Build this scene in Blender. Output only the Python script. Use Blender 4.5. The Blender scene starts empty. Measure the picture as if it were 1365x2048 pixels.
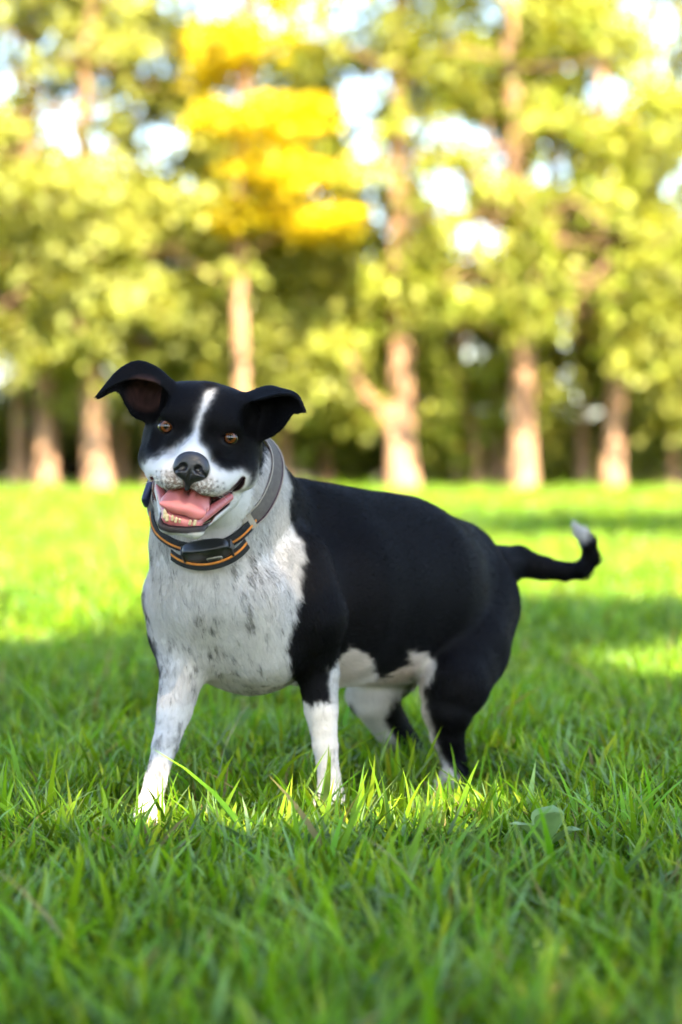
import bpy, math, random
import numpy as np
from mathutils import Vector, Matrix

# ------------------------------------------------------------------ camera, sky, sun, exposure
scene = bpy.context.scene
col = scene.collection
CAM_H, LENS = 0.53, 85.0
FPX = LENS / 36.0 * 2048.0            # focal length in pixels of the photograph
PITCH = math.atan(124.0 / FPX)        # the lens looks slightly down
cam_d = bpy.data.cameras.new('camera'); cam = bpy.data.objects.new('camera', cam_d); col.objects.link(cam)
cam.location = (0, 0, CAM_H); cam.rotation_euler = (math.pi / 2 - PITCH, 0, 0)
cam_d.sensor_fit = 'VERTICAL'; cam_d.sensor_height = 36.0; cam_d.sensor_width = 24.0; cam_d.lens = LENS
cam_d.clip_start = 0.05; cam_d.clip_end = 2000
cam_d.dof.use_dof = True; cam_d.dof.focus_distance = 3.22; cam_d.dof.aperture_fstop = 2.9
scene.camera = cam

SUN_EL, SUN_AZ = math.radians(45), math.radians(14)      # sun behind the camera, a little to its right
SUN = np.array([math.sin(SUN_AZ) * math.cos(SUN_EL), -math.cos(SUN_AZ) * math.cos(SUN_EL), math.sin(SUN_EL)])
world = bpy.data.worlds.new('World'); scene.world = world; world.use_nodes = True
wn = world.node_tree.nodes; wn.clear()
sky = wn.new('ShaderNodeTexSky'); sky.sky_type = 'NISHITA'; sky.sun_disc = False
sky.sun_elevation = SUN_EL; sky.sun_rotation = math.atan2(SUN[0], SUN[1])
bg = wn.new('ShaderNodeBackground'); bg.inputs[1].default_value = 0.085
wo = wn.new('ShaderNodeOutputWorld')
world.node_tree.links.new(sky.outputs[0], bg.inputs[0]); world.node_tree.links.new(bg.outputs[0], wo.inputs[0])
sun_d = bpy.data.lights.new('sun', 'SUN'); sun_d.energy = 5.0; sun_d.angle = math.radians(0.53); sun_d.color = (1.0, 0.85, 0.62)
sun = bpy.data.objects.new('sun', sun_d); col.objects.link(sun)
sun.rotation_euler = Vector(-SUN).to_track_quat('-Z', 'Y').to_euler(); sun.location = (3, -12, 12)
vs = scene.view_settings; vs.view_transform = 'Standard'; vs.look = 'None'; vs.gamma = 1.0
vs.use_curve_mapping = False; vs.exposure = 3.12
scene.render.engine = 'CYCLES'
scene.cycles.use_denoising = True
scene.cycles.max_bounces = 5; scene.cycles.diffuse_bounces = 3; scene.cycles.glossy_bounces = 2; scene.cycles.transmission_bounces = 3
scene.cycles.use_adaptive_sampling = True; scene.cycles.adaptive_threshold = 0.03; scene.cycles.caustics_reflective = False; scene.cycles.caustics_refractive = False

rng = np.random.default_rng(11)
random.seed(5)

# ------------------------------------------------------------------ helpers
_cp, _sp = math.cos(PITCH), math.sin(PITCH)
def W(px, py, d):
    """point of the place seen at photo pixel (px, py), d metres in front of the camera along the lawn"""
    x = (px - 682.5) / FPX; y = -(py - 1024.0) / FPX
    dy, dz = _cp + y * _sp, -_sp + y * _cp
    t = d / dy
    return np.array([x * t, d, CAM_H + dz * t])
def project(P):
    P = np.asarray(P, float); q = P - np.array([0, 0, CAM_H])
    f = q[..., 1] * _cp - q[..., 2] * _sp; u = q[..., 1] * _sp + q[..., 2] * _cp
    return 682.5 + FPX * q[..., 0] / f, 1024.0 - FPX * u / f
def srgb(r, g, b):
    return tuple(((c / 255.0) / 12.92 if c / 255.0 <= 0.04045 else ((c / 255.0 + 0.055) / 1.055) ** 2.4) for c in (r, g, b))

def tag(o, label=None, cat=None, group=None, kind=None):
    if label: o['label'] = label
    if cat: o['category'] = cat
    if group: o['group'] = group
    if kind: o['kind'] = kind
    return o
def empty(name, loc):
    o = bpy.data.objects.new(name, None); col.objects.link(o); o.location = tuple(loc); o.empty_display_size = 0.1
    return o
def mesh_obj(name, V, Fq, mat, parent=None, smooth=True, attrs=None, origin=None):
    """one mesh object; V in world space; a child keeps its place under its parent"""
    V = np.asarray(V, np.float32)
    o_loc = np.zeros(3) if parent is None and origin is None else (np.array(parent['_o']) if parent is not None else np.array(origin))
    me = bpy.data.meshes.new(name)
    if isinstance(Fq, np.ndarray):
        n, k = Fq.shape
        me.vertices.add(len(V)); me.vertices.foreach_set('co', (V - o_loc.astype(np.float32)).ravel())
        me.loops.add(n * k); me.loops.foreach_set('vertex_index', Fq.astype(np.int32).ravel())
        me.polygons.add(n); me.polygons.foreach_set('loop_start', np.arange(0, n * k, k, dtype=np.int32))
        me.update(calc_edges=True); me.validate()
    else:
        me.from_pydata([tuple(v) for v in (V - o_loc)], [], Fq); me.update()
    me.polygons.foreach_set('use_smooth', np.full(len(me.polygons), smooth))
    for nm, (typ, dom, arr) in (attrs or {}).items():
        a = me.attributes.new(nm, typ, dom)
        arr = np.asarray(arr, np.float32)
        if typ == 'FLOAT_COLOR':
            a.data.foreach_set('color', np.concatenate([arr[:, :3], np.ones((len(arr), 1), np.float32)], 1).ravel())
        else:
            a.data.foreach_set('value', arr.ravel())
    me.materials.append(mat)
    o = bpy.data.objects.new(name, me); col.objects.link(o)
    if parent is not None: o.parent = parent
    if parent is None: o.location = tuple(o_loc)
    o['_o'] = tuple(float(c) for c in o_loc)
    return o
def thing(name, loc, label, cat, group=None):
    o = empty(name, loc); o['_o'] = tuple(float(c) for c in loc); return tag(o, label, cat, group)

def hash3(ix, iy, iz, seed):
    h = (ix.astype(np.int64) * 374761393 + iy.astype(np.int64) * 668265263 + iz.astype(np.int64) * 2147483647 + seed * 974711) & 0xFFFFFFFF
    h = ((h ^ (h >> 13)) * 1274126177) & 0xFFFFFFFF
    return ((h ^ (h >> 16)) & 0xFFFF) / 65535.0
def vnoise(P, scale, seed=0):
    p = np.asarray(P, float) * scale; i = np.floor(p).astype(np.int64); f = p - i; f = f * f * (3 - 2 * f); r = 0
    for dx in (0, 1):
        for dy in (0, 1):
            for dz in (0, 1):
                w = (f[:, 0] if dx else 1 - f[:, 0]) * (f[:, 1] if dy else 1 - f[:, 1]) * (f[:, 2] if dz else 1 - f[:, 2])
                r = r + w * hash3(i[:, 0] + dx, i[:, 1] + dy, i[:, 2] + dz, seed)
    return r                                            # 0..1

class NT:
    """tiny node-tree helper"""
    def __init__(s, name):
        s.m = bpy.data.materials.new(name); s.m.use_nodes = True; s.t = s.m.node_tree; s.t.nodes.clear()
        s.out = s.n('ShaderNodeOutputMaterial')
    def n(s, typ, **kw):
        nd = s.t.nodes.new(typ)
        for k, v in kw.items(): setattr(nd, k, v)
        return nd
    def l(s, a, b): s.t.links.new(a, b)
    def done(s, shader): s.l(shader, s.out.inputs[0]); return s.m
def principled(nt, color=None, rough=0.6, spec=0.5, **kw):
    p = nt.n('ShaderNodeBsdfPrincipled')
    if color is not None:
        if hasattr(color, 'links'): nt.l(color, p.inputs['Base Color'])
        else: p.inputs['Base Color'].default_value = (*color, 1)
    p.inputs['Roughness'].default_value = rough; p.inputs['Specular IOR Level'].default_value = spec
    for k, v in kw.items(): p.inputs[k].default_value = v
    return p
def bump(nt, p, scale, strength, dist=0.002, detail=4, coord='Object'):
    tc = nt.n('ShaderNodeTexCoord'); nz = nt.n('ShaderNodeTexNoise'); nz.inputs['Scale'].default_value = scale; nz.inputs['Detail'].default_value = detail
    b = nt.n('ShaderNodeBump'); b.inputs['Strength'].default_value = strength; b.inputs['Distance'].default_value = dist
    nt.l(tc.outputs[coord], nz.inputs['Vector']); nt.l(nz.outputs['Fac'], b.inputs['Height']); nt.l(b.outputs['Normal'], p.inputs['Normal'])
    return nz
def simple_mat(name, color, rough=0.6, spec=0.5, noise=(40, 0.3), var=0.25, **kw):
    nt = NT(name); tc = nt.n('ShaderNodeTexCoord'); nz = nt.n('ShaderNodeTexNoise'); nz.inputs['Scale'].default_value = noise[0]
    nt.l(tc.outputs['Object'], nz.inputs['Vector'])
    mx = nt.n('ShaderNodeMix', data_type='RGBA')
    mx.inputs['A'].default_value = (*[c * (1 - var) for c in color], 1); mx.inputs['B'].default_value = (*[min(1, c * (1 + var)) for c in color], 1)
    nt.l(nz.outputs['Fac'], mx.inputs['Factor'])
    p = principled(nt, mx.outputs['Result'], rough, spec, **kw)
    b = nt.n('ShaderNodeBump'); b.inputs['Strength'].default_value = noise[1]; b.inputs['Distance'].default_value = 0.002
    nt.l(nz.outputs['Fac'], b.inputs['Height']); nt.l(b.outputs['Normal'], p.inputs['Normal'])
    return nt.done(p.outputs[0])

# ------------------------------------------------------------------ ground
def ground_mat():
    nt = NT('lawn_soil'); tc = nt.n('ShaderNodeTexCoord')
    n1 = nt.n('ShaderNodeTexNoise'); n1.inputs['Scale'].default_value = 14; n1.inputs['Detail'].default_value = 8
    n2 = nt.n('ShaderNodeTexNoise'); n2.inputs['Scale'].default_value = 0.9; n2.inputs['Detail'].default_value = 4
    nt.l(tc.outputs['Object'], n1.inputs['Vector']); nt.l(tc.outputs['Object'], n2.inputs['Vector'])
    r = nt.n('ShaderNodeValToRGB'); r.color_ramp.elements[0].color = (0.020, 0.030, 0.008, 1); r.color_ramp.elements[1].color = (0.055, 0.085, 0.018, 1)
    r.color_ramp.elements[0].position = 0.3; r.color_ramp.elements[1].position = 0.75
    nt.l(n1.outputs['Fac'], r.inputs['Fac'])
    litter = nt.n('ShaderNodeValToRGB'); litter.color_ramp.elements[0].color = (0.022, 0.018, 0.010, 1); litter.color_ramp.elements[1].color = (0.085, 0.065, 0.030, 1)
    nt.l(n1.outputs['Fac'], litter.inputs['Fac'])
    sx = nt.n('ShaderNodeSeparateXYZ'); nt.l(tc.outputs['Object'], sx.inputs[0])
    ad = nt.n('ShaderNodeMath', operation='MULTIPLY_ADD'); ad.inputs[1].default_value = 3.0; nt.l(n2.outputs['Fac'], ad.inputs[0]); nt.l(sx.outputs['Y'], ad.inputs[2])
    mr = nt.n('ShaderNodeMapRange'); mr.inputs['From Min'].default_value = 31.0; mr.inputs['From Max'].default_value = 33.0; nt.l(ad.outputs[0], mr.inputs['Value'])
    mx = nt.n('ShaderNodeMix', data_type='RGBA'); nt.l(mr.outputs[0], mx.inputs['Factor']); nt.l(r.outputs[0], mx.inputs['A']); nt.l(litter.outputs[0], mx.inputs['B'])
    p = principled(nt, mx.outputs['Result'], 0.95, 0.2)
    b = nt.n('ShaderNodeBump'); b.inputs['Distance'].default_value = 0.03; b.inputs['Strength'].default_value = 0.8
    nt.l(n1.outputs['Fac'], b.inputs['Height']); nt.l(b.outputs['Normal'], p.inputs['Normal'])
    return nt.done(p.outputs[0])
g = mesh_obj('ground', [(-400, -300, 0), (400, -300, 0), (400, 900, 0), (-400, 900, 0)], [(0, 1, 2, 3)], ground_mat(), smooth=False)
tag(g, kind='structure')

# ------------------------------------------------------------------ grass: thousands of tufts of real blades
def grass_mat():
    nt = NT('grass_blade')
    at = nt.n('ShaderNodeAttribute', attribute_name='tint')
    oi = nt.n('ShaderNodeObjectInfo')
    nz = nt.n('ShaderNodeTexNoise'); nz.inputs['Scale'].default_value = 1.7; nz.inputs['Detail'].default_value = 3
    nt.l(oi.outputs['Location'], nz.inputs['Vector'])
    hs = nt.n('ShaderNodeHueSaturation')
    mh = nt.n('ShaderNodeMapRange'); mh.inputs['To Min'].default_value = 0.485; mh.inputs['To Max'].default_value = 0.52; nt.l(oi.outputs['Random'], mh.inputs['Value'])
    mv = nt.n('ShaderNodeMapRange'); mv.inputs['From Min'].default_value = 0.3; mv.inputs['From Max'].default_value = 0.7; mv.inputs['To Min'].default_value = 0.72; mv.inputs['To Max'].default_value = 1.25
    nt.l(nz.outputs['Fac'], mv.inputs['Value'])
    nt.l(mh.outputs[0], hs.inputs['Hue']); nt.l(mv.outputs[0], hs.inputs['Value']); nt.l(at.outputs['Color'], hs.inputs['Color'])
    p = principled(nt, hs.outputs[0], 0.36, 0.22)
    tr = nt.n('ShaderNodeBsdfTranslucent'); 
    tcol = nt.n('ShaderNodeMix', data_type='RGBA', blend_type='MULTIPLY'); tcol.inputs['Factor'].default_value = 1; tcol.inputs['B'].default_value = (1.5, 1.35, 0.5, 1)
    nt.l(hs.outputs[0], tcol.inputs['A']); nt.l(tcol.outputs['Result'], tr.inputs['Color'])
    ms = nt.n('ShaderNodeMixShader'); ms.inputs[0].default_value = 0.36
    nt.l(p.outputs[0], ms.inputs[1]); nt.l(tr.outputs[0], ms.inputs[2])
    return nt.done(ms.outputs[0])
GRASS_MAT = grass_mat()
PALETTE = np.array([[0.105, 0.255, 0.008], [0.145, 0.300, 0.010], [0.200, 0.330, 0.012], [0.190, 0.320, 0.130], [0.270, 0.350, 0.020], [0.040, 0.120, 0.006]])  # the pale blue-green entry is sheen painted into some of the blades
def make_tuft(seed, blades, spread, hmin, hmax, wid):
    r = np.random.default_rng(seed); V = []; Fc = []; C = []
    for b in range(blades):
        a = r.uniform(0, 2 * math.pi); rad = spread * math.sqrt(r.uniform())
        x0, y0 = rad * math.cos(a), rad * math.sin(a)
        h = r.uniform(hmin, hmax) * (1.45 if r.uniform() < 0.06 else 1.0); lean = r.uniform(0.15, 1.1) ** 1.2 * h; la = r.uniform(0, 2 * math.pi)
        droop = r.uniform(0.0, 0.35) * h * (lean / h)
        w = wid * r.uniform(0.55, 1.3); tw = r.uniform(-1.2, 1.2); fa = la + math.pi / 2 + r.uniform(-0.5, 0.5)
        base = len(V); c = PALETTE[r.choice(6, p=[0.24, 0.22, 0.14, 0.12, 0.08, 0.20])] * r.uniform(0.6, 1.25)
        if r.uniform() < 0.035: c = np.array([0.28, 0.22, 0.09]) * r.uniform(0.6, 1.1)
        S = 5
        for i in range(S + 1):
            t = i / S
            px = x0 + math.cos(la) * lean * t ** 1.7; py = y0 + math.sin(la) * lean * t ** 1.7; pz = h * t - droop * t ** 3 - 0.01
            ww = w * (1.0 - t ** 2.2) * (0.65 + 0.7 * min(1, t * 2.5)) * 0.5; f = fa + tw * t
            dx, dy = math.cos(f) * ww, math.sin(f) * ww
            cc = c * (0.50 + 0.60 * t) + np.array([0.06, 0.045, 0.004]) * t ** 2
            if i == S: V.append((px, py, pz)); C.append(cc)
            else:
                V += [(px - dx, py - dy, pz), (px + dx, py + dy, pz)]; C += [cc, cc]
        for i in range(S - 1):
            k = base + 2 * i; Fc.append((k, k + 1, k + 3, k + 2))
        k = base + 2 * (S - 1); Fc.append((k, k + 1, k + 2))
    me = bpy.data.meshes.new('grass_tuft'); me.from_pydata(V, [], Fc); me.update()
    me.polygons.foreach_set('use_smooth', np.full(len(me.polygons), True))
    at = me.attributes.new('tint', 'FLOAT_COLOR', 'POINT')
    at.data.foreach_set('color', np.concatenate([np.array(C, np.float32), np.ones((len(C), 1), np.float32)], 1).ravel())
    me.materials.append(GRASS_MAT)
    return bpy.data.objects.new('grass_tuft', me)
tufts = bpy.data.collections.new('grass_tufts')
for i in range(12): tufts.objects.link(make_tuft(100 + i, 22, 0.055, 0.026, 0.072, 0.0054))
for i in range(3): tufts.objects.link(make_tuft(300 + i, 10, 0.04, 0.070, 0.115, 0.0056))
FEET = [(-0.265, 3.36, 0.13), (-0.015, 3.50, 0.15), (0.165, 3.64, 0.22), (0.255, 3.0, 0.15)]
def scatter(d0, d1, dens, extra, scale, seed):
    r = np.random.default_rng(seed); wmax = 0.15 * d1 + extra
    n = int((d1 - d0) * 2 * wmax * dens); y = r.uniform(d0, d1, n); x = r.uniform(-wmax, wmax, n)
    k = np.abs(x) < 0.15 * y + extra; x, y = x[k], y[k]; m = len(x)
    P = np.stack([x, y, np.zeros(m)], 1)
    big = 0.75 + 0.5 * vnoise(P, 1.3, 3) + 0.25 * vnoise(P, 4.0, 4)
    s = scale * big * r.uniform(0.75, 1.2, m)
    # trodden short round the dog's feet and along its flank
    for fx, fy, fr in FEET:
        dd = np.hypot(x - fx, (y - fy) * 0.8); s = s * (0.42 + 0.58 * np.clip((dd - fr * 0.45) / (fr * 0.55), 0, 1))
    rot = np.stack([r.normal(0, 0.16, m), r.normal(0, 0.16, m), r.uniform(0, 6.283, m)], 1)
    idx = np.where(r.uniform(size=m) < 0.045, 12 + r.integers(0, 3, m), r.integers(0, 12, m))
    return P, rot, s, idx
zones = [scatter(1.2, 6.5, 800, 1.7, 1.0, 1), scatter(6.5, 13, 330, 3.5, 1.25, 2), scatter(13, 33, 95, 9.0, 1.6, 3)]
P_, R_, S_, I_ = [np.concatenate([z[i] for z in zones]) for i in range(4)]
# the longer tufts that stand between the dog's legs and here and there in front of it
T_ = np.array([[*W(px, 1500, d)[:2], 0.0] for px, d in [(795, 3.62), (815, 3.55), (830, 3.70), (775, 3.66), (800, 3.78), (850, 3.80), (667, 3.42), (640, 3.36), (505, 3.40), (415, 3.45), (440, 3.38), (320, 3.30), (945, 3.55), (990, 3.45), (1180, 3.5), (1240, 3.6), (80, 3.5), (30, 3.3)]])
n_ = len(T_); P_ = np.concatenate([P_, T_]); R_ = np.concatenate([R_, np.stack([rng.normal(0, 0.2, n_), rng.normal(0, 0.2, n_), rng.uniform(0, 6.28, n_)], 1)]); S_ = np.concatenate([S_, rng.uniform(0.9, 1.25, n_)]); I_ = np.concatenate([I_, rng.integers(12, 15, n_)])
gm = bpy.data.meshes.new('grass'); gm.vertices.add(len(P_)); gm.vertices.foreach_set('co', P_.astype(np.float32).ravel())
a = gm.attributes.new('rot', 'FLOAT_VECTOR', 'POINT'); a.data.foreach_set('vector', R_.astype(np.float32).ravel())
a = gm.attributes.new('size', 'FLOAT', 'POINT'); a.data.foreach_set('value', S_.astype(np.float32))
a = gm.attributes.new('which', 'INT', 'POINT'); a.data.foreach_set('value', I_.astype(np.int32))
gm.materials.append(GRASS_MAT)
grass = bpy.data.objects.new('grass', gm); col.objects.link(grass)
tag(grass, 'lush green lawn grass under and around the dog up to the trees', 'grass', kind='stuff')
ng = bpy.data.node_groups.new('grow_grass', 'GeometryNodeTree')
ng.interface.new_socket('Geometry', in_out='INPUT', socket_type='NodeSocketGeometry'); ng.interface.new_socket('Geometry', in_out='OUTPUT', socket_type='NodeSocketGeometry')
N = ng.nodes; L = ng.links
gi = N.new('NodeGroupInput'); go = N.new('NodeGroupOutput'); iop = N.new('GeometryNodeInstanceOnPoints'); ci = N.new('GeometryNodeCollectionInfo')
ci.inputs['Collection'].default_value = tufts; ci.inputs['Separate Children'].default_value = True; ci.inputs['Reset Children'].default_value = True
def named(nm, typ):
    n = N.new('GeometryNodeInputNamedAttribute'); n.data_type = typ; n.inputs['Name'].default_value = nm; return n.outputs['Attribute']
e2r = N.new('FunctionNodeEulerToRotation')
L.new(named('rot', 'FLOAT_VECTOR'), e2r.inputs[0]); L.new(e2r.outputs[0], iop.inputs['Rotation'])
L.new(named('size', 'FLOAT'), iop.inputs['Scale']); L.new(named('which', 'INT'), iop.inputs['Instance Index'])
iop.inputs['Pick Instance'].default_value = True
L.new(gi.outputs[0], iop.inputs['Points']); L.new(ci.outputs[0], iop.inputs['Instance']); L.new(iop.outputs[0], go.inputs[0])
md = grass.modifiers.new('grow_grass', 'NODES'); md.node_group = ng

# ------------------------------------------------------------------ a broad-leaved weed in the lawn
def weed(px, py, d, label):
    c = W(px, py, d); c[2] = 0.0; root = thing('broadleaf_weed', c, label, 'weed'); nt = NT('weed_leaf'); tcw = nt.n('ShaderNodeTexCoord'); nz = nt.n('ShaderNodeTexNoise'); nz.inputs['Scale'].default_value = 60; nt.l(tcw.outputs['Object'], nz.inputs['Vector'])
    rp = nt.n('ShaderNodeValToRGB'); rp.color_ramp.elements[0].color = (0.16, 0.28, 0.06, 1); rp.color_ramp.elements[1].color = (0.27, 0.38, 0.12, 1); nt.l(nz.outputs['Fac'], rp.inputs[0])
    p = principled(nt, rp.outputs[0], 0.4, 0.5); tr = nt.n('ShaderNodeBsdfTranslucent'); nt.l(rp.outputs[0], tr.inputs[0]); ms = nt.n('ShaderNodeMixShader'); ms.inputs[0].default_value = 0.3; nt.l(p.outputs[0], ms.inputs[1]); nt.l(tr.outputs[0], ms.inputs[2]); mat = nt.done(ms.outputs[0])
    for (yaw, ln, wd, rise) in [(0.15, 0.078, 0.017, 1.42), (1.25, 0.058, 0.020, 1.0), (-1.1, 0.064, 0.021, 1.15), (2.9, 0.074, 0.020, 1.3), (-2.4, 0.055, 0.018, 1.1)]:
        V = []; Fq = []; nx = 10; f = np.array([math.sin(yaw), -math.cos(yaw), 0]); sd = np.array([math.cos(yaw), math.sin(yaw), 0])
        for i in range(nx + 1):
            t = i / nx; w_ = wd * (math.sin(math.pi * max(0.0, (t - 0.18) / 0.82) ** 0.85) if t > 0.18 else 0) + 0.0016
            a = rise * (1 - 0.45 * t); cc = c + f * ln * t * math.cos(a) + np.array([0, 0, 0.012 + ln * 1.15 * t * math.sin(a)])
            for j in (-1, -0.5, 0, 0.5, 1): V.append(cc + sd * w_ * j + np.array([0, 0, 0.35 * w_ * abs(j) + 0.0015 * math.sin(9 * t + 3 * j)]))
        for i in range(nx):
            for j in range(4): k = i * 5 + j; Fq.append((k, k + 1, k + 6, k + 5))
        mesh_obj('leaf', V, Fq, mat, root)
weed(1090, 1735, 3.08, 'small weed with rounded pale green leaves in the grass at lower right')

# ------------------------------------------------------------------ trees
def leaf_mat(name, trans=0.45):
    nt = NT(name); at = nt.n('ShaderNodeAttribute', attribute_name='tint')
    d = principled(nt, at.outputs['Color'], 0.5, 0.35)
    tr = nt.n('ShaderNodeBsdfTranslucent'); tm = nt.n('ShaderNodeMix', data_type='RGBA', blend_type='MULTIPLY'); tm.inputs['Factor'].default_value = 1; tm.inputs['B'].default_value = (1.5, 1.3, 0.5, 1)
    nt.l(at.outputs['Color'], tm.inputs['A']); nt.l(tm.outputs['Result'], tr.inputs['Color'])
    ms = nt.n('ShaderNodeMixShader'); ms.inputs[0].default_value = trans; nt.l(d.outputs[0], ms.inputs[1]); nt.l(tr.outputs[0], ms.inputs[2])
    return nt.done(ms.outputs[0])
LEAF = leaf_mat('leaf_blade')
def bark_mat(name, c1, c2):
    nt = NT(name); tc = nt.n('ShaderNodeTexCoord'); mp = nt.n('ShaderNodeMapping'); mp.inputs['Scale'].default_value = (9, 9, 1.6)
    nz = nt.n('ShaderNodeTexNoise'); nz.inputs['Scale'].default_value = 1.5; nz.inputs['Detail'].default_value = 8
    nt.l(tc.outputs['Object'], mp.inputs[0]); nt.l(mp.outputs[0], nz.inputs['Vector'])
    r = nt.n('ShaderNodeValToRGB'); r.color_ramp.elements[0].color = (*c1, 1); r.color_ramp.elements[1].color = (*c2, 1); r.color_ramp.elements[0].position = 0.35; r.color_ramp.elements[1].position = 0.65
    nt.l(nz.outputs['Fac'], r.inputs[0]); p = principled(nt, r.outputs[0], 0.9, 0.2)
    b = nt.n('ShaderNodeBump'); b.inputs['Strength'].default_value = 0.9; b.inputs['Distance'].default_value = 0.03; nt.l(nz.outputs['Fac'], b.inputs['Height']); nt.l(b.outputs[0], p.inputs['Normal'])
    return nt.done(p.outputs[0])
BARK = bark_mat('tan_bark', (0.20, 0.105, 0.060), (0.42, 0.26, 0.165)); BARK_DARK = bark_mat('brown_bark', (0.07, 0.045, 0.03), (0.17, 0.115, 0.08))
def tube(pts, radii, seg=10, rough=0.10, seed=0):
    pts = np.asarray(pts, float); n = len(pts); V = []; Fq = []; r = np.random.default_rng(seed); ph = r.uniform(0, 6.28, 4)
    T = np.gradient(pts, axis=0); T /= np.linalg.norm(T, axis=1)[:, None]; ref = np.array([0.3, 1.0, 0.1])
    for i in range(n):
        a1 = np.cross(T[i], ref); a1 /= np.linalg.norm(a1); a2 = np.cross(T[i], a1)
        for j in range(seg):
            a = 2 * math.pi * j / seg; rr = radii[i] * (1 + rough * (math.sin(3 * a + ph[0] + i * 0.2) * 0.5 + math.sin(5 * a + ph[1] - i * 0.3) * 0.4) + r.normal(0, rough * 0.25))
            V.append(pts[i] + rr * (math.cos(a) * a1 + math.sin(a) * a2))
    for i in range(n - 1):
        for j in range(seg): Fq.append((i * seg + j, i * seg + (j + 1) % seg, (i + 1) * seg + (j + 1) % seg, (i + 1) * seg + j))
    Fq.append(tuple(range(seg))[::-1]); Fq.append(tuple(range((n - 1) * seg, n * seg)))
    return V, Fq
def bend(ctrl, n):
    P = np.asarray(ctrl, float); P = np.concatenate([[2 * P[0] - P[1]], P, [2 * P[-1] - P[-2]]]); m = len(P) - 3; out = []
    for t in np.linspace(0, m - 1e-6, n):
        i = int(t); f = t - i; p0, p1, p2, p3 = P[i:i + 4]
        out.append(0.5 * (2 * p1 + (p2 - p0) * f + (2 * p0 - 5 * p1 + 4 * p2 - p3) * f ** 2 + (3 * p1 - p0 - 3 * p2 + p3) * f ** 3))
    return np.array(out)
LEAF_SHAPE = np.array([[0, 0, 0], [0.42, 0.45, 0.10], [0, 1.0, -0.05], [-0.42, 0.45, 0.10]])
def leaves(centres, sizes, tints, r):
    """pointed, slightly folded leaves; one quad each"""
    n = len(centres); a = r.uniform(0, 6.283, n); tilt = r.normal(0.5, 0.7, n); roll = r.normal(0, 0.6, n)
    ca, sa, ct, st, cr, sr = np.cos(a), np.sin(a), np.cos(tilt), np.sin(tilt), np.cos(roll), np.sin(roll)
    L_ = LEAF_SHAPE[None] * sizes[:, None, None]
    x, y, z = L_[..., 0], L_[..., 1], L_[..., 2]
    x, z = x * cr[:, None] + z * sr[:, None], -x * sr[:, None] + z * cr[:, None]
    y, z = y * ct[:, None] + z * st[:, None], -y * st[:, None] + z * ct[:, None]
    x, y = x * ca[:, None] - y * sa[:, None], x * sa[:, None] + y * ca[:, None]
    V = (np.stack([x, y, z], 2) + centres[:, None]).reshape(-1, 3)
    return V, np.arange(4 * n).reshape(n, 4), np.repeat(tints, 4, axis=0)
GREENS = {'green': [(0.230, 0.255, 0.055), (0.280, 0.300, 0.075), (0.170, 0.200, 0.036)], 'lime': [(0.300, 0.325, 0.060), (0.245, 0.290, 0.045), (0.350, 0.350, 0.085)], 'pale': [(0.300, 0.315, 0.085), (0.350, 0.355, 0.110), (0.240, 0.270, 0.060)],
          'yellow': [(0.58, 0.47, 0.006), (0.66, 0.55, 0.010), (0.46, 0.40, 0.008)], 'dark': [(0.026, 0.042, 0.016), (0.036, 0.054, 0.018), (0.020, 0.034, 0.012)], 'olive': [(0.180, 0.190, 0.040), (0.225, 0.225, 0.050), (0.120, 0.138, 0.024)]}
# openings in the wood's edge where the sky shows through, in metres across and up (the whole edge is about 30 m away)
def XZ(px, py, d=30.0): p = W(px, py, d); return p[0], p[2]
GAPS = [(*XZ(px, py), rx / 161.0, rz / 161.0) for px, py, rx, rz in [(30, 185, 55, 45), (145, 250, 80, 50), (225, 215, 50, 40), (315, 262, 40, 40), (700, 88, 42, 30), (720, 172, 42, 40), (738, 255, 34, 36), (940, 300, 70, 40), (1000, 345, 60, 40), (1208, 205, 36, 42), (1000, 12, 50, 40), (1300, 18, 70, 42), (1190, 45, 40, 35), (936, 580, 36, 30), (940, 690, 44, 36), (352, 525, 42, 36), (955, 478, 60, 46), (1132, 660, 40, 80), (1145, 530, 60, 60), (1355, 395, 40, 60), (785, 348, 34, 30), (1090, 350, 46, 60), (300, 690, 34, 30), (890, 400, 50, 40), (70, 625, 34, 26), (1100, 480, 40, 40)]]
def gap_depth(P):
    g = np.zeros(len(P))
    for cx, cz, rx, rz in GAPS: g = np.maximum(g, 1.42 - np.sqrt(((P[:, 0] - cx) / rx) ** 2 + ((P[:, 2] - cz) / rz) ** 2))
    return np.clip(g * 1.6, 0, 1)
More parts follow.
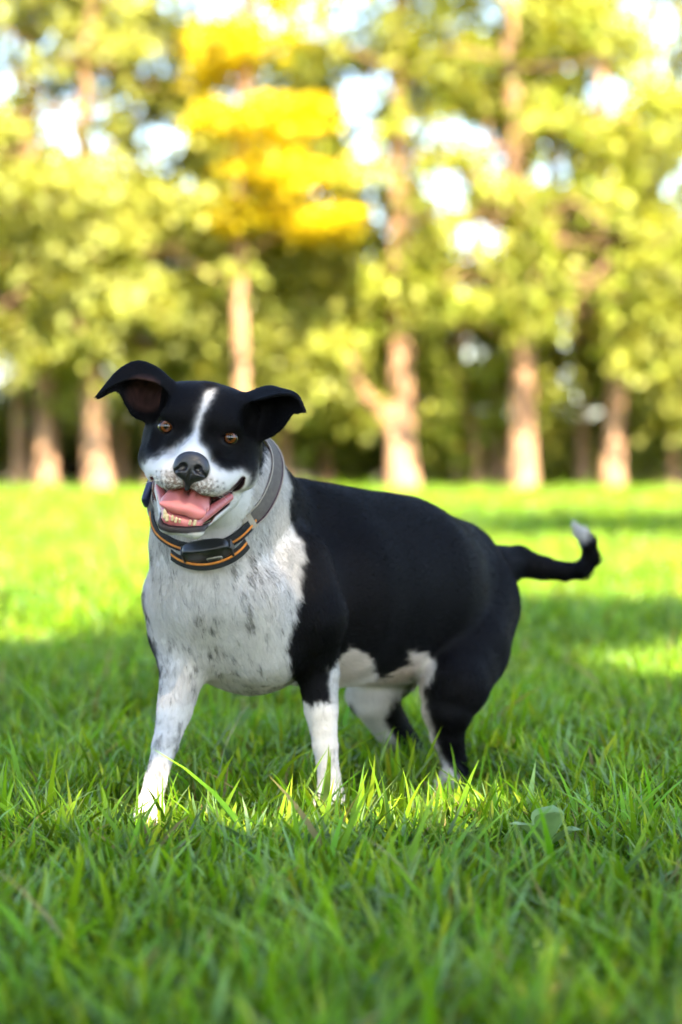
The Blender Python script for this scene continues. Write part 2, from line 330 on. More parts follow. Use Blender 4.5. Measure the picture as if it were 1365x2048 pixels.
def make_tree(name, label, base_px, d, path_px, r0, kind, seed, crown=(2.0, 9.0, 2.0), nl=26, fork=None, group='trees along the wood edge', bark=None, leaf=0.13, clump=0.44, per=60, height=10.0, low=None, keep=None, boughs=None, x=None, lean=None):
    r = np.random.default_rng(seed)
    b = W(base_px, 985, d) if x is None else np.array([x, d, 0.0]); b = np.array([b[0], d, 0.0])
    root = thing(name, b, label, 'tree', group)
    ctrl = [b + np.array([0, 0, -0.1])]
    for (px, py) in path_px: ctrl.append(W(px, py, d))
    top = ctrl[-1].copy()
    if top[2] < height: ctrl.append(np.array([top[0] + r.normal(0, 0.25), d + r.normal(0, 0.3), height]))
    P = bend(ctrl, 22); hgt = P[-1, 2]
    R = r0 * (1.0 - 0.80 * (P[:, 2] / hgt)) * (1 + 0.45 * np.exp(-np.clip(P[:, 2], 0, 9) / 0.25))
    V, Fq = tube(P, R, 12, 0.12, seed); mesh_obj('trunk', V, Fq, bark or BARK, root)
    C = []; LV = []; LF = []; off = 0
    def limb(p0, p1, ra, rb, nm='limb'):
        m = (p0 + p1) / 2 + r.normal(0, 0.10, 3) * np.linalg.norm(p1 - p0) + np.array([0, 0, 0.06 * np.linalg.norm(p1 - p0)])
        V, Fq = tube(bend([p0, m, p1], 8), np.linspace(ra, rb, 8), 7, 0.08, seed); mesh_obj(nm, V, Fq, bark or BARK, root)
    if fork:
        for pts, ra, rb in fork:
            Q = bend([W(px, py, d + dd) for px, py, dd in pts], 12); V, Fq = tube(Q, np.linspace(ra, rb, 12), 10, 0.1, seed + 1); mesh_obj('limb', V, Fq, bark or BARK, root)
            C.append((Q[-1], clump * 1.2))
    z0, z1, rad = crown
    if boughs:
        for (px, py, hw, hh, dd) in boughs:
            e = W(px, py, d + dd); i = int(np.argmin(np.abs(P[:, 2] - (e[2] - 0.25)))); limb(P[i], e, R[i] * 0.45, 0.012)
            for k in range(int(5 + hw / 12)):
                C.append((e + np.array([r.uniform(-1, 1) * hw / 165.0, r.normal(0, 0.45), r.normal(0, 0.35) * hh / 165.0]), (0.34, 0.34, 0.14)))
    for k in range(nl):
        z = z0 + (z1 - z0) * (k + r.uniform(0, 1)) / nl; i = int(np.argmin(np.abs(P[:, 2] - z))); a = r.uniform(0, 6.283); ln = rad * r.uniform(0.35, 1.0) * (1.0 - 0.45 * max(0, (z - z0) / (z1 - z0)) ** 2)
        e = P[i] + np.array([math.cos(a) * ln, math.sin(a) * ln, r.uniform(-0.15, 0.45) * ln]); limb(P[i], e, R[i] * 0.26, 0.008)
        C.append((e, clump * r.uniform(0.8, 1.25)))
        for f in (0.35, 0.6, 0.8, 0.95): C.append((P[i] * (1 - f) + e * f + r.normal(0, 0.30, 3), clump * r.uniform(0.6, 1.0)))
    if low:                                                        # boughs that hang low over the lawn, into the sun
        for k in range(low[0]):
            z = r.uniform(low[1], low[2]); i = int(np.argmin(np.abs(P[:, 2] - z - 0.35))); a = r.uniform(-2.6, -0.5); ln = low[3] * r.uniform(0.45, 1.0)
            e = np.array([P[i, 0] + math.cos(a) * ln * 1.25, P[i, 1] + math.sin(a) * ln, z]); limb(P[i], e, R[i] * 0.22, 0.007)
            for f in (0.5, 0.75, 1.0): C.append((P[i] * (1 - f) + e * f + r.normal(0, 0.26, 3), clump * r.uniform(0.7, 1.1)))
    pos = []; cf = []
    for c, s in C:
        sz = np.array(s if isinstance(s, tuple) else (s, s, s * 0.62)); n = int(per * (sz[0] / 0.5) ** 1.6)
        v = r.normal(0, 1, (n, 3)); v /= np.linalg.norm(v, axis=1)[:, None]; v *= r.uniform(0, 1, (n, 1)) ** 0.5; pos.append(c + v * sz * (1 + 0.25 * r.normal(0, 1, (n, 1)))); cf.append(np.full(n, r.uniform(0.6, 1.35)))
    pos = np.concatenate(pos); cf = np.concatenate(cf)
    kk = (pos[:, 2] > 0.25) & (keep(pos, r) if keep is not None else r.uniform(size=len(pos)) > 0.97 * gap_depth(pos)); pos = pos[kk]; cf = cf[kk]
    pal = np.array(GREENS[kind]); big = vnoise(pos, 1.1, seed); t = pal[r.integers(0, 3, len(pos))] * (np.array([0.96, 1.0, 0.80]) if kind != 'yellow' else 1.0) * r.uniform(0.75, 1.2, (len(pos), 1)) * ((0.85 + 0.3 * big) * cf)[:, None]
    V, Fq, T = leaves(pos, leaf * r.uniform(0.7, 1.3, len(pos)), t, r)
    cr = mesh_obj('crown', V, Fq, LEAF, root, smooth=False, attrs={'tint': ('FLOAT_COLOR', 'POINT', T)})
    return root
G = 'trees along the wood edge'
make_tree('slender_tree', 'slim grey-tan tree at the far left edge of the wood', 40, 29.5, [(38, 740), (30, 300)], 0.085, 'pale', 1, (1.7, 8, 1.6), 26, low=(14, 1.6, 3.4, 1.4))
make_tree('broadleaf_tree', 'tan-trunked tree second from the left edge, left of the dog', 92, 29.0, [(92, 800), (78, 520), (62, 180)], 0.133, 'pale', 2, (1.7, 8, 1.9), 34, low=(16, 1.7, 3.4, 1.5))
make_tree('leaning_tree', 'tan trunk leaning left with a mound at its foot, left of the dog\'s raised ear', 200, 28.6, [(190, 860), (184, 740), (178, 420), (170, 180)], 0.146, 'pale', 3, (1.7, 8, 2.0), 34, low=(16, 1.7, 3.6, 1.6))
make_tree('sapling_tree', 'thin tree right behind the dog\'s raised ear', 243, 31.0, [(246, 800), (270, 500)], 0.070, 'olive', 4, (1.2, 7, 1.6), 24, low=(10, 1.5, 3.0, 1.4))
make_tree('broadleaf_tree', 'tall straight trunk rising above the dog\'s head, left of the yellow foliage', 405, 31.5, [(408, 800), (410, 480), (398, 200)], 0.112, 'green', 5, (1.2, 8, 2.0), 32, low=(22, 1.3, 3.6, 1.7))
make_tree('yellow_tree', 'tree with bright yellow leaves in flat tiers above the dog', 488, 28.4, [(486, 800), (478, 480), (494, 130)], 0.099, 'yellow', 6, (5.6, 8.5, 1.4), 8, boughs=[(500, 85, 90, 50, -0.3), (560, 232, 105, 46, -0.5), (470, 250, 60, 30, -0.2), (575, 345, 115, 46, -0.5), (570, 428, 128, 36, -0.4), (650, 450, 50, 26, -0.3), (440, 120, 40, 40, 0.2)], leaf=0.10, per=120)
make_tree('forked_tree', 'stout tan tree forking low to the left, right above the dog\'s back', 806, 28.8, [(802, 900), (803, 700), (800, 540), (800, 360)], 0.159, 'lime', 7, (3.3, 8, 2.2), 34, fork=[([(795, 885, 0), (768, 830, -0.1), (728, 785, -0.2), (690, 690, -0.3)], 0.13, 0.05)])
make_tree('broadleaf_tree', 'thick pale tan trunk standing right of the dog\'s tail side, centre right', 1046, 28.5, [(1046, 800), (1048, 560), (1035, 330)], 0.155, 'lime', 8, (1.7, 8, 2.1), 38, low=(20, 1.8, 3.8, 1.7))
make_tree('broadleaf_tree', 'trunk half hidden just behind the thick pale trunk', 1105, 31.5, [(1102, 780), (1110, 560)], 0.107, 'olive', 9, (1.8, 8, 1.8), 26)
make_tree('sapling_tree', 'thin upright tree between the pale trunk and the bent one', 1166, 30.0, [(1166, 850), (1172, 560)], 0.075, 'lime', 10, (1.4, 7.5, 1.5), 26)
make_tree('bent_tree', 'bent tan trunk with a crook, near the right edge', 1226, 28.9, [(1230, 830), (1238, 740), (1215, 690), (1210, 540), (1198, 370), (1205, 300)], 0.129, 'lime', 11, (2.8, 8, 2.0), 32, low=(6, 1.7, 2.6, 1.5), fork=[([(1228, 770, 0), (1245, 690, 0.1), (1252, 560, 0.2), (1240, 360, 0.3)], 0.09, 0.05)])
make_tree('broadleaf_tree', 'tree at the right edge of the wood with a slim brown trunk', 1318, 30.5, [(1315, 760), (1300, 420), (1305, 180)], 0.095, 'olive', 12, (1.0, 8, 1.9), 32, low=(14, 1.2, 3.4, 1.5))
make_tree('sapling_tree', 'left one of two thin stems between forked and pale trunks', 958, 29.4, [(952, 890), (925, 700)], 0.055, 'lime', 13, (1.0, 5.5, 1.3), 18, height=6)
make_tree('sapling_tree', 'right one of two thin stems between forked and pale trunks', 992, 29.8, [(994, 880), (1000, 700)], 0.055, 'lime', 14, (0.9, 5, 1.2), 18, height=6)
# young trees whose leafy heads fill the gaps between the trunks
make_tree('young_tree', 'bushy pale green young tree above the dog\'s neck and shoulders', 565, 29.4, [(567, 800)], 0.06, 'pale', 41, (1.2, 3.2, 1.2), 30, height=3.5, low=(10, 1.1, 2.6, 0.8))
make_tree('young_tree', 'bushy young tree just left of the forked trunk, above the dog\'s back', 655, 30.6, [(653, 800)], 0.05, 'lime', 42, (1.0, 2.5, 0.8), 18, height=2.8)
make_tree('young_tree', 'bushy bright young tree filling the gap right of the forked trunk', 915, 30.2, [(912, 800)], 0.06, 'lime', 43, (1.1, 3.2, 1.4), 28, height=3.5)
make_tree('young_tree', 'bushy young tree left of the bent trunk near the right edge', 1140, 30.8, [(1142, 800)], 0.05, 'lime', 44, (1.4, 3.4, 1.3), 24, height=3.6)
make_tree('young_tree', 'bushy young tree in the right corner of the wood edge', 1345, 29.4, [(1342, 800)], 0.05, 'pale', 45, (0.9, 3.0, 1.2), 24, height=3.3)
make_tree('young_tree', 'bushy young tree between the leaning trunk and the dog\'s raised ear', 300, 30.0, [(302, 800)], 0.05, 'pale', 46, (1.3, 3.2, 1.4), 26, height=3.5)
# second row
make_tree('evergreen_tree', 'dark evergreen seen behind the yellow foliage', 690, 34.0, [(690, 700)], 0.16, 'dark', 15, (1.2, 6.3, 1.3), 36, height=7.0, bark=BARK_DARK, leaf=0.13)
make_tree('background_tree', 'dim tree far behind the dog\'s head, between the first trunks', 330, 35.5, [(332, 700)], 0.14, 'olive', 16, (1.0, 4.4, 2.0), 28, height=5.0, bark=BARK_DARK, leaf=0.13)
make_tree('background_tree', 'dim tree far behind the two leftmost trunks', 130, 35.0, [(125, 700)], 0.14, 'dark', 17, (0.9, 3.2, 2.0), 20, height=4.2, bark=BARK_DARK, leaf=0.13)
make_tree('background_tree', 'dim tree far behind the forked trunk', 880, 36.0, [(885, 700)], 0.13, 'olive', 18, (1.0, 3.0, 2.0), 18, height=4.2, bark=BARK_DARK, leaf=0.13)
make_tree('background_tree', 'dim tree far behind the bent trunk at right', 1250, 35.5, [(1255, 700)], 0.13, 'olive', 19, (0.9, 4.2, 2.0), 26, height=5, bark=BARK_DARK, leaf=0.13)
make_tree('background_tree', 'pale leafy tree just behind the yellow-leaved tree, above the dog\'s neck', 560, 31.4, [(560, 700)], 0.10, 'pale', 20, (1.6, 5.6, 1.8), 34, low=(28, 1.6, 3.2, 1.5), height=6.2, bark=BARK_DARK, leaf=0.12)
# the wood goes on past both sides of the picture
ORD = ['first', 'second', 'third', 'fourth', 'fifth', 'sixth', 'seventh']
for sd_, side in ((-1, 'left'), (1, 'right')):
    for i, x_ in enumerate((6.3, 8.0, 9.9, 11.6, 13.8, 16.2, 18.8)):
        make_tree('broadleaf_tree', '%s tree of the wood edge past the %s side of the view' % (ORD[i], side), 0, 29.2 + 2.6 * (i % 2), [], 0.12 + 0.02 * (i % 3), ('lime', 'green', 'olive')[i % 3], 130 + i + 10 * (sd_ > 0), (1.3, 8.5, 2.2), 26, x=sd_ * x_, low=(12, 1.2, 3.2, 1.5), per=52)
    for i, x_ in enumerate((7.2, 10.6, 14.5)):
        make_tree('background_tree', '%s dim tree deep in the wood past the %s side of the view' % (ORD[i], side), 0, 35.0 + i, [], 0.13, 'olive', 160 + i + 10 * (sd_ > 0), (0.6, 4.6, 2.4), 26, x=sd_ * x_, height=5.4, bark=BARK_DARK, leaf=0.15)
# shrubs at the foot of the trees
def make_shrub(px, d, w, h, kind, seed, label):
    r = np.random.default_rng(seed); b = W(px, 980, d); b[2] = 0; root = thing('shrub', b, label, 'shrub', 'shrubs under the trees'); pos = []
    for k in range(7):
        e = b + np.array([r.uniform(-0.5, 0.5) * w, r.uniform(-0.3, 0.3) * w, h * r.uniform(0.45, 0.95)])
        V, Fq = tube(bend([b + r.normal(0, 0.06, 3) * np.array([1, 1, 0]), (b + e) / 2 + r.normal(0, 0.08, 3), e], 6), np.linspace(0.022, 0.006, 6), 6, 0.1, seed + k); mesh_obj('stem', V, Fq, BARK_DARK, root)
        for f in (0.5, 0.75, 1.0):
            n = 110; v = r.normal(0, 1, (n, 3)); v /= np.linalg.norm(v, axis=1)[:, None]; v *= r.uniform(0, 1, (n, 1)) ** 0.5; pos.append(b * (1 - f) + e * f + v * np.array([0.34, 0.34, 0.24]))
    pos = np.concatenate(pos); pos = pos[pos[:, 2] > 0.03]; pal = np.array(GREENS[kind]); t = pal[r.integers(0, 3, len(pos))] * r.uniform(0.7, 1.2, (len(pos), 1))
    V, Fq, T = leaves(pos, 0.10 * r.uniform(0.7, 1.3, len(pos)), t, r); mesh_obj('foliage', V, Fq, LEAF, root, smooth=False, attrs={'tint': ('FLOAT_COLOR', 'POINT', T)})
SH = [(-60, 31.5, 1.3, 1.1, 'olive', 'low shrub at the far left edge, under the trees'), (55, 33.0, 1.6, 1.5, 'dark', 'dark shrub behind the two leftmost trunks'), (140, 33.5, 1.6, 1.3, 'dark', 'dark shrub behind the gap left of the leaning trunk'), (265, 32.5, 1.6, 1.5, 'olive', 'shrub right of the leaning trunk, left of the dog\'s head'),
      (400, 33.0, 1.8, 1.6, 'olive', 'shrub hidden by the dog\'s head under the trees'), (560, 31.0, 1.6, 1.4, 'green', 'green shrub above the dog\'s shoulder under the trees'), (650, 31.0, 1.7, 1.3, 'green', 'shrub above the dog\'s back, left of the forked trunk'), (735, 33.0, 1.5, 1.2, 'dark', 'dark shrub just left of the forked trunk'),
      (880, 30.3, 1.3, 1.1, 'lime', 'bright shrub just right of the forked trunk'), (905, 32.0, 1.6, 1.3, 'green', 'green shrub behind the bright one, right of the forked trunk'), (985, 31.0, 1.4, 1.1, 'lime', 'shrub behind the two thin stems'), (1120, 30.6, 1.2, 0.9, 'lime', 'small bright shrub just right of the thick pale trunk'), (1185, 31.0, 1.5, 1.1, 'lime', 'bright shrub left of the bent trunk'),
      (1290, 30.2, 1.5, 1.1, 'green', 'shrub right of the bent trunk'), (1370, 31.0, 1.6, 1.3, 'green', 'green shrub at the far right edge, under the trees'), (1080, 33.5, 1.7, 1.5, 'dark', 'dark shrub behind the thick pale trunk'), (480, 34.5, 1.8, 1.5, 'dark', 'dark shrub deep in the wood behind the dog\'s neck'), (1330, 34.5, 1.8, 1.5, 'dark', 'dark shrub deep in the wood at the right edge')]
for i, a_ in enumerate(SH): make_shrub(*a_[:5], 60 + i, a_[5])

# tall trees behind the camera: their crowns shade the dog and the near lawn, with gaps that let the sun through
def dog_plane(P):
    t = (P[:, 1] - 3.5) / SUN[1]; q = P - SUN * t[:, None]; return q[:, 0], q[:, 2]
def spot(px, py, rx, ry, d=3.5): p = W(px, py, d); return p[0], p[2], rx * d / FPX, ry * d / FPX
SPOTS = [(*spot(540, 1310, 110, 120), 0.50), (*spot(655, 1490, 60, 130), 0.46), (*spot(315, 1520, 70, 130), 0.52), (*spot(480, 1880, 380, 190), 0.08), (*spot(750, 1690, 200, 110), 0.12), (*spot(860, 1540, 90, 80), 0.35), (*spot(1180, 1640, 120, 40), 0.35)]
def shade_keep(P, r):
    x, z = dog_plane(P); k = np.ones(len(P), bool); u = r.uniform(size=len(P))
    for cx, cz, rx, rz, kp in SPOTS[::-1]: k = np.where(np.sqrt(((x - cx) / (rx + 0.08)) ** 2 + ((z - cz) / (rz + 0.08)) ** 2) < 1, u < kp, k)
    # the crowns end where the sunlit part of the lawn begins
    g = P - SUN * (P[:, 2] / SUN[2])[:, None]; edge = 8.9 - 1.0 * g[:, 0] + 0.5 * np.sin(g[:, 0] * 2.0) + 0.9 * (vnoise(g, 1.6, 77) - 0.5)
    k &= ~((np.hypot((g[:, 0] + 1.15) / 0.5, (g[:, 1] - 6.6) / 0.5) < 1) | (np.hypot((g[:, 0] - 1.0) / 0.45, (g[:, 1] - 5.6) / 0.4) < 1))
    return k & (g[:, 1] < edge) & (P[:, 1] < 2.5 - 0 * P[:, 2])
for i, (x_, y_, lb) in enumerate([(0.2, -4.6, 'broad shade tree standing behind the viewer'), (4.6, -3.6, 'broad shade tree behind the viewer to the right'), (-4.2, -4.8, 'broad shade tree behind the viewer to the left'), (1.4, -8.2, 'second broad shade tree further behind the viewer')]):
    make_tree('shade_tree', lb, 0, y_, [], 0.24, 'green', 90 + i, (4.8, 10.5, 4.4), 46, x=x_, height=11.5, leaf=0.135, clump=0.85, per=58, keep=shade_keep, group='shade trees behind the viewer')
make_tree('shade_tree', 'shade tree standing on the lawn beyond the right side', 0, 8.3, [], 0.15, 'green', 96, (4.6, 8.0, 2.0), 24, x=4.1, height=8.6, leaf=0.15, clump=0.6, per=60, keep=lambda P, r: P[:, 2] > 3.6, group='shade trees behind the viewer')

# ------------------------------------------------------------------ dog: signed-distance body, meshed as one continuous skin
def rc(a, b, ra, rb):
    a = np.asarray(a, float); b = np.asarray(b, float); ba = b - a; L2 = max(float(ba @ ba), 1e-12)
    def f(x, y, z):
        t = np.clip(((x - a[0]) * ba[0] + (y - a[1]) * ba[1] + (z - a[2]) * ba[2]) / L2, 0, 1)
        return np.sqrt((x - a[0] - t * ba[0]) ** 2 + (y - a[1] - t * ba[1]) ** 2 + (z - a[2] - t * ba[2]) ** 2) - (ra + t * (rb - ra))
    m = max(ra, rb)
    return f, np.minimum(a, b) - m, np.maximum(a, b) + m
def ell(c, r, rotz=0.0, rotw=0.0):
    """ellipsoid; rotz turns it about the 2nd axis (up), rotw about the 3rd"""
    c = np.asarray(c, float); r = np.asarray(r, float); cz, sz = math.cos(rotz), math.sin(rotz); cw, sw = math.cos(rotw), math.sin(rotw)
    def f(x, y, z):
        X, Y, Z = x - c[0], y - c[1], z - c[2]
        X, Z = cz * X + sz * Z, -sz * X + cz * Z
        X, Y = cw * X + sw * Y, -sw * X + cw * Y
        k0 = np.sqrt((X / r[0]) ** 2 + (Y / r[1]) ** 2 + (Z / r[2]) ** 2); k1 = np.sqrt((X / r[0] ** 2) ** 2 + (Y / r[1] ** 2) ** 2 + (Z / r[2] ** 2) ** 2)
        return k0 * (k0 - 1) / np.maximum(k1, 1e-9)
    m = float(max(r))
    return f, c - m, c + m
def poly_sdf(poly):
    P = np.asarray(poly, float)
    def f(x, y):
        d = np.full(np.broadcast(x, y).shape, 1e9); s = np.ones(d.shape); n = len(P)
        for i in range(n):
            a, b = P[i], P[i - 1]; e = b - a; wx, wy = x - a[0], y - a[1]
            t = np.clip((wx * e[0] + wy * e[1]) / (e @ e), 0, 1)
            d = np.minimum(d, (wx - e[0] * t) ** 2 + (wy - e[1] * t) ** 2)
            c1 = y >= a[1]; c2 = y < b[1]; c3 = e[0] * wy > e[1] * wx
            flip = (c1 & c2 & c3) | (~c1 & ~c2 & ~c3); s = np.where(flip, -s, s)
        return s * np.sqrt(d)
    return f
# head frame: u to the dog's left, v up, w towards the nose, in units of one photo pixel at the head
HD = 3.28; HS = HD / FPX; HO = W(396, 864, HD)
def head_axes(yaw=math.radians(-2), roll=math.radians(10), pitch=0.0):
    u = np.array([math.cos(yaw), math.sin(yaw) * -1 * -1, 0.0]); w = np.array([math.sin(yaw), -math.cos(yaw), 0.0]); v = np.array([0, 0, 1.0])
    u = np.array([math.cos(yaw), math.sin(yaw), 0.0])
    c, s = math.cos(roll), math.sin(roll)
    return c * u - s * v, c * v + s * u, w
HU, HV, HW = head_axes()
HR = np.stack([HU, HV, HW])
def h2w(p): return HO + HS * (np.asarray(p, float) @ HR)
def w2h(p): return ((np.asarray(p, float) - HO) @ HR.T) / HS

PR = []          # (frame, fn, lo, hi, op, k, flow vector or None, name)
def addW(prim, k=0.02, op='u', flow=None, name=''): PR.append(('W', *prim, op, k, flow, name))
def addH(prim, k=12, op='u', flow=None, name=''): PR.append(('H', *prim, op, k * HS, flow, name))
def B(px, py, d, r): return W(px, py, d), r * d / FPX
def chain(nodes, k=0.02, name='', rev=False):
    """a limb: tapered segments joined without bulging, blended into the body as one"""
    segs = []; flows = []
    for n0, n1 in zip(nodes[:-1], nodes[1:]):
        a, ra = B(*n0); b, rb = B(*n1); segs.append(rc(a, b, ra, rb)); fl = b - a; flows.append((segs[-1][0], fl / max(np.linalg.norm(fl), 1e-6)))
    def f(x, y, z):
        d = None
        for fn, lo, hi in segs:
            e = fn(x, y, z); d = e if d is None else combine(d, e, 'u', 0.006)
        return d
    addW((f, np.min([q[1] for q in segs], 0), np.max([q[2] for q in segs], 0)), k, 'u', None, name)
    FLOWS.extend(flows)
FLOWS = []
DOWN = np.array([0, 0, -1.0]); BACK = W(930, 1200, 3.95) - W(450, 1215, 3.56); BACK /= np.linalg.norm(BACK)
# trunk
chain([(452, 1205, 3.57, 152), (640, 1182, 3.71, 192), (790, 1182, 3.84, 186), (893, 1198, 3.95, 138)], 0.03, 'trunk')
chain([(600, 1040, 3.66, 82), (760, 1085, 3.80, 92), (905, 1125, 3.98, 86)], 0.03, 'trunk')
# brisket and breast, a little proud of the ribs
for (n0, n1, fl) in [((425, 1175, 3.50, 118), (505, 1262, 3.58, 126), DOWN * 0.9 + BACK * 0.25), ((372, 1200, 3.53, 78), (392, 1290, 3.53, 62), DOWN), ((505, 1200, 3.47, 84), (540, 1290, 3.50, 78), DOWN + BACK * 0.2)]:
    a, ra = B(*n0); b, rb = B(*n1); addW(rc(a, b, ra, rb), 0.03, 'u', fl, 'chest')
# neck
NECK0 = len(PR)
for (n0, n1) in [((492, 1062, 3.56, 118), (452, 950, 3.46, 100)), ((422, 1085, 3.49, 122), (420, 985, 3.43, 108)), ((540, 1040, 3.62, 92), (500, 960, 3.54, 72))]:
    a, ra = B(*n0); b, rb = B(*n1); addW(rc(b, a, rb, ra), 0.025, 'u', (a - b) / np.linalg.norm(a - b) * 0.5 + DOWN * 0.7 + BACK * 0.3, 'neck')
NECK1 = len(PR)
# fore legs
chain([(575, 1140, 3.54, 92), (612, 1235, 3.52, 84), (634, 1340, 3.54, 42), (643, 1420, 3.53, 32), (651, 1490, 3.53, 24), (659, 1555, 3.53, 21), (660, 1590, 3.52, 23)], 0.016, 'leg')
chain([(372, 1180, 3.60, 80), (362, 1270, 3.55, 62), (364, 1352, 3.51, 42), (350, 1420, 3.48, 34), (331, 1490, 3.44, 25), (312, 1560, 3.40, 21), (302, 1600, 3.38, 23)], 0.016, 'leg')
# hind legs
chain([(925, 1215, 3.92, 116), (922, 1295, 3.83, 98), (910, 1370, 3.75, 70), (896, 1420, 3.74, 51), (895, 1468, 3.75, 34), (908, 1518, 3.77, 25), (914, 1542, 3.78, 23), (907, 1575, 3.75, 21)], 0.018, 'leg')
chain([(830, 1230, 3.98, 110), (775, 1330, 3.90, 70), (745, 1390, 3.86, 50), (780, 1450, 3.91, 37), (828, 1505, 3.97, 25), (838, 1525, 3.97, 22), (828, 1555, 3.93, 24)], 0.018, 'leg')
# paws with toes
def paw(px, py, d, yaw, size=1.0):
    c = W(px, py, d); f = np.array([math.sin(yaw), -math.cos(yaw), 0]); s = np.array([math.cos(yaw), math.sin(yaw), 0]); z = np.array([0, 0, 1.0])
    c = np.array([c[0], c[1], 0.0])
    addW(rc(c + z * 0.030 * size, c + z * 0.021 * size + f * 0.022 * size, 0.027 * size, 0.020 * size), 0.012, 'u', f + DOWN * 0.4, 'paw')
    for i, o in enumerate((-0.024, -0.0085, 0.0085, 0.024)):
        fwd = 0.030 if i in (1, 2) else 0.020
        addW(rc(c + s * o * size + f * 0.012 * size + z * 0.019 * size, c + s * o * 1.12 * size + f * (fwd + 0.016) * size + z * 0.011 * size, 0.0115 * size, 0.0105 * size), 0.005, 'u', f + DOWN * 0.4, 'paw')
    return [(c + s * o * 1.12 * size + f * ((0.030 if i in (1, 2) else 0.020) + 0.026) * size + z * 0.012 * size, f) for i, o in enumerate((-0.024, -0.0085, 0.0085, 0.024))]
CLAWS = paw(300, 1640, 3.375, math.radians(-18), 0.76) + paw(661, 1610, 3.525, math.radians(-8), 0.76) + paw(904, 1590, 3.74, math.radians(-18), 0.76) + paw(826, 1565, 3.925, math.radians(-25), 0.76)
# tail
chain([(985, 1140, 4.02, 52), (1035, 1124, 4.06, 32), (1085, 1136, 4.07, 23), (1130, 1143, 4.06, 18), (1162, 1140, 4.05, 17), (1180, 1120, 4.05, 16), (1178, 1090, 4.04, 14), (1166, 1070, 4.04, 11), (1156, 1056, 4.04, 5)], 0.008, 'tail')
# body hollows: armpits, flank fold
for (px, py, d, r) in [(598, 1372, 3.44, 16), (412, 1362, 3.40, 15)]:
    a, ra = B(px, py, d, r); addW(rc(a, a + np.array([0.0, 0.03, -0.01]), ra, ra), 0.02, 's', None, 'hollow')
for n0, n1 in [((405, 1235, 3.385, 10), (425, 1335, 3.40, 12)), ((560, 1300, 3.385, 10), (588, 1370, 3.43, 14)), ((470, 1150, 3.345, 12), (468, 1260, 3.38, 8))]:
    a, ra = B(*n0); b, rb = B(*n1); addW(rc(a, b, ra, rb), 0.03, 's', None, 'hollow')
# --- head
AWAY = -HW
addH(ell((2, 10, -95), (104, 95, 112)), 14, flow=AWAY + HV * 0.3, name='head')
addH(ell((-60, 44, -82), (46, 44, 66)), 30, flow=AWAY + HV * 0.3, name='head'); addH(ell((64, 46, -82), (46, 44, 66)), 30, flow=AWAY + HV * 0.3, name='head')
for s in (-1, 1):
    addH(ell((s * 77 + 5, -32, -98), (47, 66, 72)), 26, flow=AWAY - HV * 0.5, name='head')          # cheek
    addH(ell((s * 52, 27, -20), (36, 19, 24)), 26, flow=AWAY + HV * 0.8, name='head')              # brow
    addH(ell((s * 62, -32, -22), (32, 26, 26)), 20, flow=AWAY - HV * 0.2 + HU * s * 0.4, name='head')   # under the eye
    addH(rc((s * 30 + 5, -93, 68), (s * 62 + 5, -86, -6), 32, 35), 18, flow=AWAY + HU * s * 0.5 - HV * 0.6, name='muzzle')   # flews
    addH(rc((s * 62 + 6, -78, 0), (s * 88 + 8, -68, -55), 30, 36), 18, flow=AWAY - HV * 0.4, name='muzzle')
addH(rc((0, -22, -6), (7, -58, 72), 38, 31), 16, flow=AWAY + HV * 0.15, name='muzzle')                # bridge
addH(ell((7, -82, 72), (44, 32, 28)), 12, flow=AWAY, name='muzzle')
# lower jaw
addH(rc((-24, -190, 46), (32, -191, 46), 17, 17), 8, flow=AWAY - HV * 0.4, name='jaw')
for s in (-1, 1):
    addH(rc((s * 26 + 4, -188, 42), (s * 56 + 12, -114, -70), 17, 33), 14, flow=AWAY - HV * 0.3, name='jaw')
addH(rc((4, -180, 20), (8, -122, -90), 26, 62), 18, flow=AWAY - HV * 0.3, name='jaw')
addH(rc((10, -100, -90), (22, -112, -170), 80, 80), 26, flow=AWAY - HV * 0.4, name='jaw')
# hollows in front of the cheeks and at the temples
for s in (-1, 1):
    addH(ell((s * 84 + 4, -22, 10), (20, 24, 30)), 22, 's', None, 'hollow')
    addH(ell((s * 104 + 3, 44, -30), (22, 26, 34)), 26, 's', None, 'hollow')
    addH(ell((s * 30, -6, 34), (14, 22, 26)), 20, 's', None, 'hollow')
# forehead furrow
addH(rc((4, 40, 30), (4, 100, -50), 7, 6), 24, 's', None, 'hollow')
# open mouth carved out from the front
def img2h(px, py, w):
    o = np.array([0, 0, CAM_H]); r = W(px, py, 3.0) - o; t = (w * HS - (o - HO) @ HW) / (r @ HW); return w2h(o + r * t)[:2]
MOUTH = [tuple(img2h(187 + x / 3.2, 610 + y / 3.2, 42)) for x, y in [(368, 1105), (400, 1172), (450, 1208), (500, 1197), (555, 1185), (600, 1178), (650, 1190), (700, 1225), (760, 1247), (820, 1232), (870, 1202), (920, 1150), (948, 1112), (938, 1150), (893, 1212), (850, 1268), (800, 1314), (758, 1352), (738, 1385), (700, 1402), (600, 1412), (500, 1408), (456, 1392), (445, 1330), (430, 1282), (404, 1240), (384, 1172)]]
mouth2 = poly_sdf(MOUTH)
def mouth_fn(u, v, w):
    d2 = mouth2(u, v); back = -30 - w + 0 * v
    return np.maximum(d2, back - 25 + 0.004 * (u - 8) ** 2)
PR.append(('H', mouth_fn, np.array([-110, -205, -80]), np.array([125, -60, 170]), 's', 13 * HS, None, 'mouth'))
# eye sockets
EYES = [np.array([-66, 0, -6.0]), np.array([65, 0, -6.0])]
EYE_R = 17.0
for e in EYES:
    addH(ell(e + np.array([0, -1.5, 14]), (14.5, 10.5, 26), 0, -0.16 * np.sign(e[0])), 4, 's', None, 'socket')
